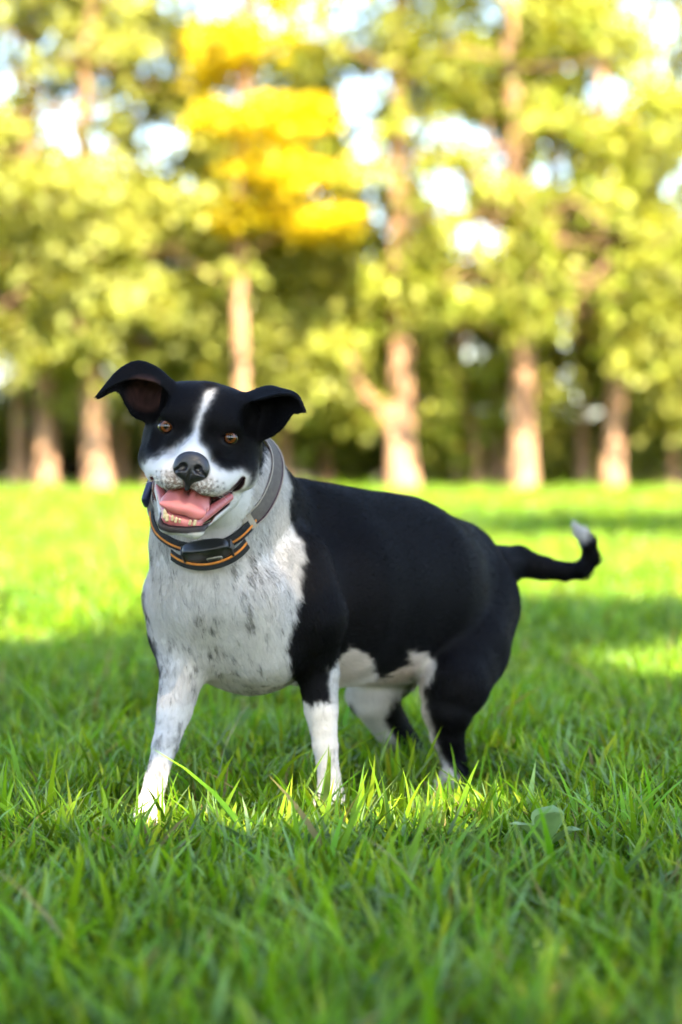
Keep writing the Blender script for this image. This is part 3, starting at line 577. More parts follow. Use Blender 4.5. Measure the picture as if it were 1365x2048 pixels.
# ears: folded leather sheets, sampled thickly
def catmull(P, n):
    P = np.asarray(P, float); P = np.concatenate([[2 * P[0] - P[1]], P, [2 * P[-1] - P[-2]]]); m = len(P) - 3; out = []
    for t in np.linspace(0, m - 1e-6, n):
        i = int(t); f = t - i; p0, p1, p2, p3 = P[i:i + 4]
        out.append(0.5 * (2 * p1 + (p2 - p0) * f + (2 * p0 - 5 * p1 + 4 * p2 - p3) * f ** 2 + (3 * p1 - p0 - 3 * p2 + p3) * f ** 3))
    return np.array(out)
EAR_A = [[(-70, 66, -28), (-74, 90, -50), (-90, 58, -92), (-106, 4, -62)],
         [(-106, 84, -12), (-112, 112, -42), (-122, 62, -86), (-134, 10, -40)],
         [(-146, 84, 2), (-148, 116, -24), (-154, 76, -58), (-152, 28, -30)],
         [(-184, 62, 6), (-180, 90, -8), (-182, 76, -26), (-176, 54, -14)],
         [(-212, 34, 2), (-211, 36, 0), (-211, 34, -4), (-209, 32, -4)]]
EAR_B = [[(72, 66, -44), (74, 88, -64), (96, 62, -96), (118, 4, -70)],
         [(112, 86, -12), (118, 112, -48), (134, 76, -84), (143, 20, -52)],
         [(150, 102, 6), (150, 112, -24), (160, 84, -52), (162, 40, -40)],
         [(182, 102, 8), (182, 106, -8), (180, 88, -30), (178, 70, -30)],
         [(203, 76, 6), (204, 79, 4), (196, 76, -8), (188, 72, -20)]]
def ear_points(E, ns=64, nt=64):
    rows = np.array([catmull(r, nt) for r in E]); return np.array([catmull(rows[:, j], ns) for j in range(nt)]).transpose(1, 0, 2)   # [s][t]
EARP = [ear_points(EAR_A), ear_points(EAR_B)]

class Grid:
    def __init__(g, lo, hi, h):
        g.o = np.asarray(lo, float); g.h = h; g.n = np.ceil((np.asarray(hi) - g.o) / h).astype(int) + 1
        g.ax = [(g.o[i] + h * np.arange(g.n[i])).astype(np.float32) for i in range(3)]; g.F = np.full(g.n, 1.0, np.float32)
    def sl(g, lo, hi):
        a = np.clip(np.floor((lo - g.o) / g.h).astype(int), 0, g.n); b = np.clip(np.ceil((hi - g.o) / g.h).astype(int) + 1, 0, g.n)
        return tuple(slice(int(a[i]), int(b[i])) for i in range(3)) if np.all(b > a) else None
    def xyz(g, s): return g.ax[0][s[0]][:, None, None], g.ax[1][s[1]][None, :, None], g.ax[2][s[2]][None, None, :]
def combine(A, Bv, op, k):
    if op == 'u':
        h = np.maximum(k - np.abs(A - Bv), 0) / k; return np.minimum(A, Bv) - h * h * k * 0.25
    Bn = -Bv; h = np.maximum(k - np.abs(A - Bn), 0) / k; return np.maximum(A, Bn) + h * h * k * 0.25
def prim_eval(p, x, y, z):
    if p[0] == 'W': return p[1](x, y, z)
    q = [(HR[i, 0] * (x - HO[0]) + HR[i, 1] * (y - HO[1]) + HR[i, 2] * (z - HO[2])) / HS for i in range(3)]
    return p[1](*q) * HS
def prim_box(p):
    m = p[5] + 0.014
    if p[0] == 'W': return p[2] - m, p[3] + m
    c = np.array([[(p[2], p[3])[i][0], (p[2], p[3])[j][1], (p[2], p[3])[k][2]] for i in (0, 1) for j in (0, 1) for k in (0, 1)]); c = h2w(c)
    return c.min(0) - m, c.max(0) + m
def fill(g, ears=True):
    order = [p for p in PR if p[4] == 'u'] + ([None] if ears else []) + [p for p in PR if p[4] == 's']
    for p in order:
        if p is None:
            E = np.full(g.n, 1.0, np.float32)
            for ei, EP in enumerate(EARP):
                Q = h2w(EP.reshape(-1, 3)); ns = EP.shape[0]
                rr = (4.6 - 1.8 * np.repeat(np.linspace(0, 1, ns), EP.shape[1])) * HS
                for c, r_ in zip(Q, rr):
                    s = g.sl(c - 0.011, c + 0.011)
                    if s is None: continue
                    x, y, z = g.xyz(s); E[s] = np.minimum(E[s], np.sqrt((x - c[0]) ** 2 + (y - c[1]) ** 2 + (z - c[2]) ** 2) - r_)
            g.F = combine(g.F, E, 'u', np.float32(14 * HS)); continue
        s = g.sl(*prim_box(p))
        if s is None: continue
        x, y, z = g.xyz(s); g.F[s] = combine(g.F[s], prim_eval(p, x, y, z).astype(np.float32), p[4], np.float32(p[5]))
def surface_nets(g):
    F = g.F; n = np.array(F.shape) - 1; S = F < 0
    cnt = np.zeros(n, np.int8)
    for i in (0, 1):
        for j in (0, 1):
            for k in (0, 1): cnt += S[i:n[0] + i, j:n[1] + j, k:n[2] + k]
    act = np.argwhere((cnt > 0) & (cnt < 8)); idx = np.full(n, -1, np.int32); idx[tuple(act.T)] = np.arange(len(act))
    acc = np.zeros((len(act), 3)); num = np.zeros(len(act))
    cs = [np.array(c) for c in np.ndindex(2, 2, 2)]
    for ca in cs:
        for ax in range(3):
            if ca[ax]: continue
            cb = ca.copy(); cb[ax] = 1; pa = act + ca; pb = act + cb; fa = F[tuple(pa.T)]; fb = F[tuple(pb.T)]; m = (fa < 0) != (fb < 0)
            t = fa[m] / (fa[m] - fb[m]); acc[m] += pa[m] + (pb[m] - pa[m]) * t[:, None]; num[m] += 1
    V = g.o + g.h * acc / num[:, None]; Q = []
    for ax in range(3):
        o1, o2 = (ax + 1) % 3, (ax + 2) % 3; sa = [slice(None)] * 3; sb = [slice(None)] * 3; sa[ax] = slice(0, -1); sb[ax] = slice(1, None)
        e = np.argwhere(S[tuple(sa)] != S[tuple(sb)]); e = e[(e[:, o1] > 0) & (e[:, o2] > 0) & (e[:, o1] < n[o1]) & (e[:, o2] < n[o2])]
        def cell(d1, d2):
            c = e.copy(); c[:, o1] -= d1; c[:, o2] -= d2; return idx[tuple(c.T)]
        q = np.stack([cell(1, 1), cell(0, 1), cell(0, 0), cell(1, 0)], 1); fl = ~S[tuple(e.T)]; q[fl] = q[fl][:, ::-1]; Q.append(q)
    Q = np.concatenate(Q); return V, Q[(Q >= 0).all(1)]
def smooth_mesh(V, Q, it, lam=0.5):
    E = np.concatenate([Q[:, [0, 1]], Q[:, [1, 2]], Q[:, [2, 3]], Q[:, [3, 0]]]); E = np.concatenate([E, E[:, ::-1]])
    deg = np.bincount(E[:, 0], minlength=len(V)).astype(float)
    for i in range(it):
        for l_ in (lam, -lam * 1.04):
            a = np.stack([np.bincount(E[:, 0], V[E[:, 1], c], minlength=len(V)) for c in range(3)], 1) / np.maximum(deg, 1)[:, None]; V = V + l_ * (a - V)
    return V
# body at 3.4 mm, head at 1.5 mm; they meet under the collars
gb = Grid([-0.40, 3.15, -0.02], [0.46, 4.20, 0.56], 0.0034); fill(gb, False); Vb, Qb = surface_nets(gb); del gb
hc = h2w(np.array([[u, v, w] for u in (-225, 215) for v in (-222, 130) for w in (-190, 140)]))
gh = Grid(hc.min(0), hc.max(0), 0.0015); fill(gh); Vh, Qh = surface_nets(gh); del gh
Vb = smooth_mesh(Vb, Qb, 3); Vh = smooth_mesh(Vh, Qh, 3)
def head_side(V, slack):
    q = w2h(V); return (q[:, 2] * 1.0 + q[:, 1] * 0.55 > -118 - slack) & (q[:, 1] > -203 - slack * 0) & (np.abs(q[:, 0]) < 230)
def cut(V, Q, keep):
    Q = Q[keep[Q].all(1)]; u = np.unique(Q); mp = np.full(len(V), -1); mp[u] = np.arange(len(u)); return V[u], mp[Q]
qh = w2h(Vh)
def above(V, off): q = w2h(V); return q[:, 2] + 0.0 * q[:, 1] > -150 + off
Vh, Qh = cut(Vh, Qh, above(Vh, 0) & (w2h(Vh)[:, 1] > -215)); 
kb = ~(above(Vb, 4) & (w2h(Vb)[:, 1] > -211) & (np.abs(w2h(Vb)[:, 0] + 5) < 218)); Vb, Qb = cut(Vb, Qb, kb)
DV = np.concatenate([Vb, Vh]); DQ = np.concatenate([Qb, Qh + len(Vb)])

# coat pattern -----------------------------------------------------
WHITE = [
    # blaze, muzzle, throat, breast and the right fore leg
    [(410, 785), (431, 782), (415, 809), (404, 834), (400, 858), (401, 885), (414, 896), (424, 918), (440, 936), (460, 943), (483, 940), (499, 948), (497, 975), (512, 960), (526, 925), (531, 900), (550, 905), (566, 932), (580, 965), (580, 1005), (578, 1040), (592, 1072), (606, 1085), (608, 1112), (600, 1150), (601, 1190), (591, 1230), (580, 1270), (574, 1300), (580, 1340), (588, 1370), (602, 1408), (640, 1420), (640, 1700), (240, 1700), (240, 1420), (322, 1345), (312, 1300), (300, 1262), (292, 1215), (270, 1190), (270, 985), (286, 930), (305, 917), (338, 900), (365, 887), (386, 866), (394, 842), (403, 809)],
    [(598, 1404), (630, 1412), (660, 1404), (690, 1396), (720, 1650), (590, 1650)],
    [(660, 1340), (690, 1306), (702, 1298), (735, 1313), (745, 1327), (748, 1362), (772, 1354), (806, 1334), (826, 1318), (830, 1345), (806, 1392), (660, 1402)],
    [(820, 1306), (845, 1308), (868, 1319), (873, 1335), (858, 1362), (847, 1385), (852, 1412), (865, 1455), (882, 1508), (897, 1530), (918, 1556), (930, 1610), (845, 1610), (862, 1500), (835, 1420)],
    [(690, 1372), (770, 1380), (788, 1402), (768, 1440), (790, 1480), (812, 1515), (812, 1600), (780, 1600), (740, 1500)],
    [(1140, 1030), (1195, 1030), (1190, 1082), (1172, 1090), (1158, 1100), (1140, 1100)]]
WSD = [poly_sdf(p) for p in WHITE]
WHISK = [(s_ * (34 + 11 * j) + 6 + 3 * i, -84 - 11 * i - 2 * j) for s_ in (-1, 1) for i in range(4) for j in range(4)]
def coat(P, jitter, hair=False):
    """colour of the coat at points P; jitter roughens the patch edges like lying hair"""
    x, y = project(P); q = w2h(P)
    n1 = vnoise(P, 90, 1) - 0.5; n2 = vnoise(P, 240, 2) - 0.5
    jx = (n1 * 14 + n2 * 9) * jitter * np.where(q[:, 2] > -120, 0.45, 1.0)
    d = np.full(len(P), 1e9)
    for f in WSD: d = np.minimum(d, f(x + jx * 0.6, y + jx))
    onhead = q[:, 2] > -120; wht = 1 / (1 + np.exp((d + np.where(onhead & (q[:, 1] > -70), 1.5, 0)) / np.where(onhead, 2.6, 1.6)))
    # the ear leather stays black even where it passes in front of the neck
    back_of_head = (q[:, 2] > -160) & (q[:, 1] > -60) & (q[:, 2] < -70) & (np.abs(q[:, 0] - 5) < 240)
    wht = np.where(back_of_head & (np.abs(q[:, 0] - 12) > 25), 0, wht)
    # ticking: grey flecks in the white
    tick = vnoise(P * np.array([1, 1, 0.4]), 85, 7) * 0.6 + vnoise(P * np.array([1, 1, 0.4]), 200, 8) * 0.4
    zone = np.clip((y - 1040) / 80, 0, 1) * np.clip((620 - x) / 120, 0, 1)
    zone = np.maximum(zone * 0.9, np.clip((x - 600) / 20, 0, 1) * np.clip((y - 1400) / 40, 0, 1) * 0.55)
    patch = vnoise(P, 17, 9)
    tk = np.clip((tick - 0.53 + 0.40 * (patch - 0.5)) * 4.5, 0, 1) * zone
    if hair: tk = (rng.uniform(size=len(P)) < tk * 0.85) * 1.0
    else: tk = tk * 0.7
    white = np.array([0.59, 0.56, 0.535]) * np.ones((len(P), 1))
    warm = np.clip((vnoise(P, 11, 12) - 0.45) * 2.2, 0, 1)[:, None] * np.clip((y - 1120) / 120, 0, 1)[:, None]  # warm sunlight on the lower coat, painted into the white in blotches
    white = white * (1 - warm * np.array([0.07, 0.20, 0.30]))
    white = white * (1 - tk[:, None] * 0.72)
    for wx, wy in WHISK: white = white * (1 - 0.55 * (np.exp(-(((q[:, 0] - wx) / 2.6) ** 2 + ((q[:, 1] - wy) / 2.6) ** 2)) * (q[:, 2] > 0) * (q[:, 2] < 130))[:, None])
    # mottled grey-brown skin round the nose and lips
    r_n = np.sqrt(((q[:, 0] - 6) / 64) ** 2 + ((q[:, 1] + 110) / 36) ** 2)
    mot = np.clip(1.9 - 1.5 * r_n, 0, 1) * (q[:, 2] > 20) * np.clip((vnoise(P, 330, 15) * 0.6 + vnoise(P, 900, 16) * 0.4 - 0.27) * 3.2, 0, 1)
    white = white * (1 - mot[:, None] * np.array([0.70, 0.76, 0.78]))
    black = np.array([0.0036, 0.0033, 0.0040]) * (0.7 + 0.6 * vnoise(P, 30, 20))[:, None]
    return white * wht[:, None] + black * (1 - wht[:, None]), wht
def skin_masks(P):
    q = w2h(P)
    md = mouth_fn(q[:, 0], q[:, 1], q[:, 2]); inm = (q[:, 2] > -75) & (q[:, 1] < -60) & (q[:, 1] > -212)
    mouth = np.where(inm, np.clip((6.0 - md) / 3.0, 0, 1) * (md + 0.06 * (q[:, 2] - 60) < 6.0), 0)
    lip = np.where(inm & (q[:, 2] > -60), np.clip((np.where(q[:, 1] < -170, 17.0, 5.0) - md) / 3.0, 0, 1), 0) * np.clip(np.clip((q[:, 0] - 60) / 12, 0, 1) * (q[:, 1] > -165) + (q[:, 1] < -170) * np.clip((54 - np.abs(q[:, 0] - 6)) / 6, 0, 1), 0, 1) * 0.96
    sock = np.zeros(len(P))
    for e in EYES: sock = np.maximum(sock, np.clip((1.45 - np.sqrt(((q[:, 0] - e[0]) / 19) ** 2 + ((q[:, 1] - e[1]) / 13.5) ** 2)) / 0.25, 0, 1) * (np.abs(q[:, 2]) < 40))
    # concha: the bare inside of the raised ear
    con = np.clip(1.2 - np.sqrt(((q[:, 0] + 120) / 36) ** 2 + ((q[:, 1] - 58) / 34) ** 2), 0, 1) * (q[:, 2] > -100) * (q[:, 0] < -92)
    nose = np.clip(1.15 - np.sqrt(((q[:, 0] - 9) / 34) ** 2 + ((q[:, 1] + 72) / 24) ** 2), 0, 1) * (q[:, 2] > 70) * 6
    return mouth, lip, sock, np.clip(con * 3, 0, 1), np.clip(nose, 0, 1)
colr, wht = coat(DV, 1.0)
mo, lp, so, cn, ns_ = skin_masks(DV)
def mixc(c, m, k): return c * (1 - m[:, None]) + np.array(k) * m[:, None]
colr = mixc(colr, mo, (0.13, 0.030, 0.030)); colr = mixc(colr, lp, (0.016, 0.012, 0.014)); colr = mixc(colr, so, (0.006, 0.005, 0.006))
colr = mixc(colr, cn * (0.4 + 0.6 * vnoise(DV, 160, 31)), (0.050, 0.024, 0.020)); colr = mixc(colr, ns_, (0.01, 0.009, 0.01))
bare = np.maximum.reduce([mo, lp * 0.55, so, ns_])

def skin_mat():
    nt = NT('dog_coat'); a = nt.n('ShaderNodeAttribute', attribute_name='coat'); b_ = nt.n('ShaderNodeAttribute', attribute_name='bare')
    p = principled(nt, a.outputs['Color'], 0.55, 0.06)
    mr = nt.n('ShaderNodeMapRange'); mr.inputs['To Min'].default_value = 0.62; mr.inputs['To Max'].default_value = 0.28; nt.l(b_.outputs['Fac'], mr.inputs['Value']); nt.l(mr.outputs[0], p.inputs['Roughness'])
    bump(nt, p, 260, 0.35, 0.0012)
    return nt.done(p.outputs[0])
DOG_O = W(600, 1500, 3.65) * np.array([1, 1, 0])
dog = mesh_obj('dog', DV, DQ, skin_mat(), attrs={'coat': ('FLOAT_COLOR', 'POINT', colr), 'bare': ('FLOAT', 'POINT', bare)}, origin=DOG_O)
tag(dog, 'stocky black and white dog standing on the lawn, mouth open, looking at the viewer', 'dog')

# fur --------------------------------------------------------------
def flow_at(P):
    q = w2h(P); num = np.zeros((len(P), 3)); den = np.full(len(P), 1e-9)
    for p in PR:
        if p[6] is None: continue
        v = p[6] / np.linalg.norm(p[6]); w = np.exp(-np.clip(prim_eval(p, P[:, 0], P[:, 1], P[:, 2]), -0.02, 0.3) / 0.008)
        num += w[:, None] * v; den += w
    for fn, v in FLOWS:
        w = np.exp(-np.clip(fn(P[:, 0], P[:, 1], P[:, 2]), -0.02, 0.3) / 0.008); num += w[:, None] * v; den += w
    for EP in EARP:
        C = h2w(EP[4::10, 4::10].reshape(-1, 3)); D = h2w(EP[-1, 0]) - h2w(EP[8, 32]); D /= np.linalg.norm(D)
        dd = np.min(np.linalg.norm(P[:, None, :] - C[None], axis=2), axis=1) if len(P) < 4000 else np.concatenate([np.min(np.linalg.norm(c[:, None, :] - C[None], axis=2), axis=1) for c in np.array_split(P, len(P) // 4000 + 1)])
        w = np.exp(-np.clip(dd - 0.012, -0.02, 0.3) / 0.004) * 3; num += w[:, None] * D; den += w
    v = num / den[:, None]; return v / np.maximum(np.linalg.norm(v, axis=1), 1e-6)[:, None]
def grow_fur(n):
    T = np.concatenate([DQ[:, [0, 1, 2]], DQ[:, [0, 2, 3]]]); A, Bv, C = DV[T[:, 0]], DV[T[:, 1]], DV[T[:, 2]]
    N_ = np.cross(Bv - A, C - A); ar = np.linalg.norm(N_, axis=1); N_ /= np.maximum(ar, 1e-12)[:, None]
    cen = (A + Bv + C) / 3; hd = w2h(cen)
    dens = np.where(hd[:, 2] > -150, 1.9, 1.0) * np.where((hd[:, 2] > -150) & (hd[:, 1] < -210), 0.6, 1)
    pr = ar * dens; pr /= pr.sum(); t = rng.choice(len(T), n, p=pr)
    r1 = np.sqrt(rng.uniform(size=n)); r2 = rng.uniform(size=n); w = np.stack([1 - r1, r1 * (1 - r2), r1 * r2], 1)
    P = A[t] * w[:, :1] + Bv[t] * w[:, 1:2] + C[t] * w[:, 2:]; br = (bare[T[t]] * w).sum(1); Nn = N_[t]
    mn = vnoise(P, 600, 2); k = (br < 0.25) & (P[:, 2] > 0.004); P, Nn = P[k], Nn[k]
    return P, Nn
# smooth vertex normals for the hair roots
def vertex_normals(V, Q):
    n = np.cross(V[Q[:, 2]] - V[Q[:, 0]], V[Q[:, 3]] - V[Q[:, 1]]); out = np.stack([sum(np.bincount(Q[:, j], n[:, c], minlength=len(V)) for j in range(4)) for c in range(3)], 1)
    return out / np.maximum(np.linalg.norm(out, axis=1), 1e-12)[:, None]
FP, FN = grow_fur(280000)
FL = flow_at(FP); FL = FL - (FL * FN).sum(1)[:, None] * FN; FL /= np.maximum(np.linalg.norm(FL, axis=1), 1e-4)[:, None]
swirl = np.stack([vnoise(FP, 26, s) - 0.5 for s in (41, 42, 43)], 1) * np.where(coat(FP, 1.0)[1] > 0.5, 1.1, 0.45)[:, None] + rng.normal(0, 0.14, FP.shape)
FL = FL + swirl; FL = FL - (FL * FN).sum(1)[:, None] * FN; FL /= np.maximum(np.linalg.norm(FL, axis=1), 1e-4)[:, None]
fc, fw = coat(FP, 1.35, True); _, flp, fso, fcn, fns = skin_masks(FP)
fc = mixc(fc, np.clip(flp + fso, 0, 1), (0.010, 0.008, 0.009)); fc = mixc(fc, fcn * 0.8, (0.05, 0.027, 0.022))
fc = fc * rng.uniform(0.78, 1.15, len(fc))[:, None]
fpx, fpy = project(FP); fq = w2h(FP); inhead = (fq[:, 2] > -150) & (fq[:, 1] > -212)
LN = np.where(inhead, 0.0042 - 0.0014 * np.clip((fq[:, 2]) / 90, 0, 1), np.where(fpy > 1400, 0.0065, np.where(fw > 0.5, 0.0115, 0.0085))); LN = np.where(fpx > 1140, 0.016, LN)
LN = LN * rng.uniform(0.7, 1.25, len(LN)) * (1 - 0.6 * fcn); LN = np.where(fso > 0, LN * 0.4, LN)
lift = np.where(inhead, 0.20, np.where(fw > 0.5, 0.22, 0.15)) * rng.uniform(0.6, 1.5, len(LN))
K = 4; ts = np.linspace(0, 1, K)
pts = np.stack([FP - FN * 0.0006 + (FL * (t * 1.0) + FN * (1.6 * lift * (t - 0.62 * t * t))[:, None]) * LN[:, None] for t in ts], 1)
rad = np.stack([np.full(len(LN), 0.00030) * (1 - 0.75 * t) for t in ts], 1) * np.where(inhead, 0.62, 0.95)[:, None]
def fur_mat():
    """pale hairs scatter light softly, black ones keep the narrow sheen of real hair"""
    nt = NT('dog_fur'); a = nt.n('ShaderNodeAttribute', attribute_name='coat')
    p = principled(nt, a.outputs['Color'], 0.5, 0.03)
    h = nt.n('ShaderNodeBsdfHairPrincipled'); h.parametrization = 'COLOR'; h.inputs['Color'].default_value = (0.006, 0.0055, 0.007, 1); h.inputs['Roughness'].default_value = 0.32; h.inputs['Radial Roughness'].default_value = 0.35
    sp = nt.n('ShaderNodeMapRange'); sp.inputs['From Min'].default_value = 0.02; sp.inputs['From Max'].default_value = 0.08; sp.inputs['To Min'].default_value = 0.88; nt.l(a.outputs['Fac'], sp.inputs['Value'])
    ms = nt.n('ShaderNodeMixShader'); nt.l(sp.outputs[0], ms.inputs[0]); nt.l(h.outputs[0], ms.inputs[1]); nt.l(p.outputs[0], ms.inputs[2]); return nt.done(ms.outputs[0])
cd = bpy.data.hair_curves.new('fur'); cd.add_curves([K] * len(FP))
cd.points.foreach_set('position', (pts - DOG_O).astype(np.float32).ravel())
ra = cd.attributes.get('radius') or cd.attributes.new('radius', 'FLOAT', 'POINT'); ra.data.foreach_set('value', rad.astype(np.float32).ravel())
ca = cd.attributes.new('coat', 'FLOAT_COLOR', 'CURVE'); ca.data.foreach_set('color', np.concatenate([fc, np.ones((len(fc), 1))], 1).astype(np.float32).ravel())
cd.materials.append(fur_mat())
fur = bpy.data.objects.new('fur', cd); col.objects.link(fur); fur.parent = dog; fur['kind'] = 'stuff'

# small SDF parts ----------------------------------------------------
def sdf_part(name, prims, h, mat, parent, frame='H', smooth_it=2):
    """prims: list of (prim, op, k) in head units"""
    global PR
    keep = PR; PR = []
    for prim, op, k in prims: addH(prim, k, op)
    bx = [prim_box(p) for p in PR if p[4] == 'u']; g = Grid(np.min([b[0] for b in bx], 0), np.max([b[1] for b in bx], 0), h)
    fill(g, False); V, Q = surface_nets(g); V = smooth_mesh(V, Q, smooth_it); PR = keep
    return mesh_obj(name, V, Q, mat, parent)
nose_nt = NT('nose_leather'); np_ = principled(nose_nt, (0.012, 0.011, 0.014), 0.36, 0.6)
vo = nose_nt.n('ShaderNodeTexVoronoi'); vo.inputs['Scale'].default_value = 620; tcn = nose_nt.n('ShaderNodeTexCoord'); bn = nose_nt.n('ShaderNodeBump'); bn.inputs['Strength'].default_value = 0.4; bn.inputs['Distance'].default_value = 0.0008
nose_nt.l(tcn.outputs['Object'], vo.inputs['Vector']); nose_nt.l(vo.outputs['Distance'], bn.inputs['Height']); nose_nt.l(bn.outputs[0], np_.inputs['Normal'])
NOSE = nose_nt.done(np_.outputs[0])
NX, NY = 9, -70
npr = [(ell((NX, NY + 7, 96), (34, 25, 19)), 'u', 8), (ell((NX, NY - 12, 99), (22, 17, 13)), 'u', 12), (ell((NX - 19, NY - 4, 98), (16, 17, 15)), 'u', 9), (ell((NX + 19, NY - 4, 98), (16, 17, 15)), 'u', 9), (rc((NX, NY - 18, 102), (NX - 2, NY - 42, 94), 6.5, 5), 'u', 10)]
for s in (-1, 1):
    npr += [(ell((NX + s * 15, NY - 1, 116), (8, 8, 12)), 's', 5), (rc((NX + s * 18, NY - 4, 113), (NX + s * 31, NY - 12, 106), 4, 2.2), 's', 4)]
npr += [(rc((NX, NY + 3, 120), (NX - 2, NY - 42, 102), 2.0, 2.0), 's', 4)]
sdf_part('nose', npr, 0.0010, NOSE, dog)
# tongue with a groove down its middle
tn = NT('tongue_skin'); tp = principled(tn, (0.62, 0.20, 0.19), 0.42, 0.5, **{'Subsurface Weight': 0.25, 'Subsurface Scale': 0.006}); tp.inputs['Subsurface Radius'].default_value = (1, 0.35, 0.25)
bump(tn, tp, 900, 0.35, 0.0008); TONGUE = tn.done(tp.outputs[0])
sdf_part('tongue', [(rc((4, -140, -40), (4, -142, 10), 44, 44), 'u', 10), (ell((2, -146, 34), (48, 20, 30)), 'u', 18), (ell((0, -153, 56), (46, 11, 14), 0, -0.04), 'u', 12), (ell((30, -160, 54), (16, 12, 12)), 'u', 10), (ell((4, -192, 8), (70, 34, 58)), 's', 8), (rc((4, -118, 70), (4, -100, -40), 5, 5), 's', 18), (rc((4, -132, 76), (4, -118, 10), 2, 2), 's', 14)], 0.0012, TONGUE, dog)
gum = simple_mat('gum_flesh', (0.45, 0.13, 0.13), 0.3, 0.6, (300, 0.3), 0.3)
sdf_part('gum', [(rc((-24, -180, 44), (30, -182, 44), 14, 14), 'u', 6), (rc((-26, -172, 44), (-60, -122, -20), 11, 8), 'u', 6), (rc((32, -174, 44), (84, -118, -20), 12, 8), 'u', 6)], 0.0012, gum, dog)
palate = simple_mat('mouth_lining', (0.10, 0.025, 0.025), 0.35, 0.5, (120, 0.3), 0.3)
sdf_part('mouth_lining', [(ell((4, -189, 16), (42, 13, 36)), 'u', 6), (rc((24, -182, 30), (80, -118, -40), 11, 10), 'u', 10), (rc((-16, -182, 30), (-48, -124, -40), 10, 9), 'u', 10), (ell((6, -120, -52), (84, 62, 18)), 'u', 10)], 0.0014, palate, dog)
tooth_mat = simple_mat('tooth_enamel', (0.50, 0.40, 0.23), 0.25, 0.5, (500, 0.1), 0.2)
def tooth(base, tip, r):
    sdf_part('tooth', [(rc(base, (np.array(base) * 0.4 + np.array(tip) * 0.6), r, r * 0.72), 'u', 2), (rc((np.array(base) * 0.4 + np.array(tip) * 0.6), tip, r * 0.72, r * 0.28), 'u', 3)], 0.0007, tooth_mat, dog, smooth_it=1)
for (u0, v0, w0, u1, v1, w1, r) in [(-30, -176, 56, -33, -159, 58, 4.8), (-25, -181, 60, -26, -169, 62, 4.2), (-14, -179, 61, -15, -169, 63, 3.2), (-7, -181, 61, -6, -172, 64, 3.4), (1, -181, 61, 0, -173, 64, 2.6), (21, -181, 60, 22, -172, 62, 3.0), (30, -180, 57, 31, -169, 58, 4.0)]:
    tooth((u0, v0, w0), (u1, v1, w1), r)
# eyes
def eye_mat():
    nt = NT('dog_eye'); tc = nt.n('ShaderNodeTexCoord'); sp = nt.n('ShaderNodeSeparateXYZ'); nt.l(tc.outputs['Object'], sp.inputs[0])
    ac = nt.n('ShaderNodeMath', operation='ARCCOSINE'); nt.l(sp.outputs['Z'], ac.inputs[0])
    rp = nt.n('ShaderNodeValToRGB'); mr = nt.n('ShaderNodeMapRange'); mr.inputs['From Max'].default_value = 1.2; nt.l(ac.outputs[0], mr.inputs['Value'])
    nz = nt.n('ShaderNodeTexNoise'); nz.inputs['Scale'].default_value = 9; nt.l(tc.outputs['Object'], nz.inputs['Vector'])
    nt.l(mr.outputs[0], rp.inputs['Fac']); cr = rp.color_ramp; cr.elements[0].color = (0.002, 0.002, 0.002, 1); cr.elements[0].position = 0.25
    cr.elements[1].position = 0.29; cr.elements[1].color = (0.09, 0.026, 0.005, 1)
    for pos, c in ((0.48, (0.17, 0.050, 0.008, 1)), (0.60, (0.08, 0.022, 0.004, 1)), (0.66, (0.012, 0.006, 0.004, 1)), (0.74, (0.02, 0.012, 0.01, 1)), (0.80, (0.05, 0.035, 0.03, 1))):
        e = cr.elements.new(pos); e.color = c
    mx = nt.n('ShaderNodeMix', data_type='RGBA', blend_type='MULTIPLY'); mx.inputs['Factor'].default_value = 0.5; nt.l(rp.outputs[0], mx.inputs['A']); nt.l(nz.outputs['Color'], mx.inputs['B'])
    p = principled(nt, mx.outputs['Result'], 0.10, 0.4, **{'Coat Weight': 0.35, 'Coat Roughness': 0.02}); return nt.done(p.outputs[0])
EYE = eye_mat()
def uv_sphere(n=32, m=24):
    V = [(0, 0, 1)]; Fq = []
    for i in range(1, m):
        for j in range(n): a, b = math.pi * i / m, 2 * math.pi * j / n; V.append((math.sin(a) * math.cos(b), math.sin(a) * math.sin(b), math.cos(a)))
    V.append((0, 0, -1))
    for j in range(n): Fq.append((0, 1 + j, 1 + (j + 1) % n))
    for i in range(m - 2):
        for j in range(n): a = 1 + i * n + j; b = 1 + i * n + (j + 1) % n; Fq.append((a, a + n, b + n, b))
    for j in range(n): Fq.append((len(V) - 1, 1 + (m - 2) * n + (j + 1) % n, 1 + (m - 2) * n + j))
    return V, Fq
sv, sf = uv_sphere()
eme = bpy.data.meshes.new('eye'); eme.from_pydata(sv, [], sf); eme.update(); eme.polygons.foreach_set('use_smooth', np.full(len(eme.polygons), True)); eme.materials.append(EYE)
for e in EYES:
    o = bpy.data.objects.new('eye', eme); col.objects.link(o); o.parent = dog
    c = h2w(e + np.array([0, 0, -EYE_R * 0.60])); gaze = np.array([0, 0, CAM_H + 0.05]) - c; gaze /= np.linalg.norm(gaze)
    qn = Vector(gaze).to_track_quat('Z', 'Y')
    o.matrix_local = Matrix.LocRotScale(Vector(c - DOG_O), qn, Vector([EYE_R * HS] * 3))
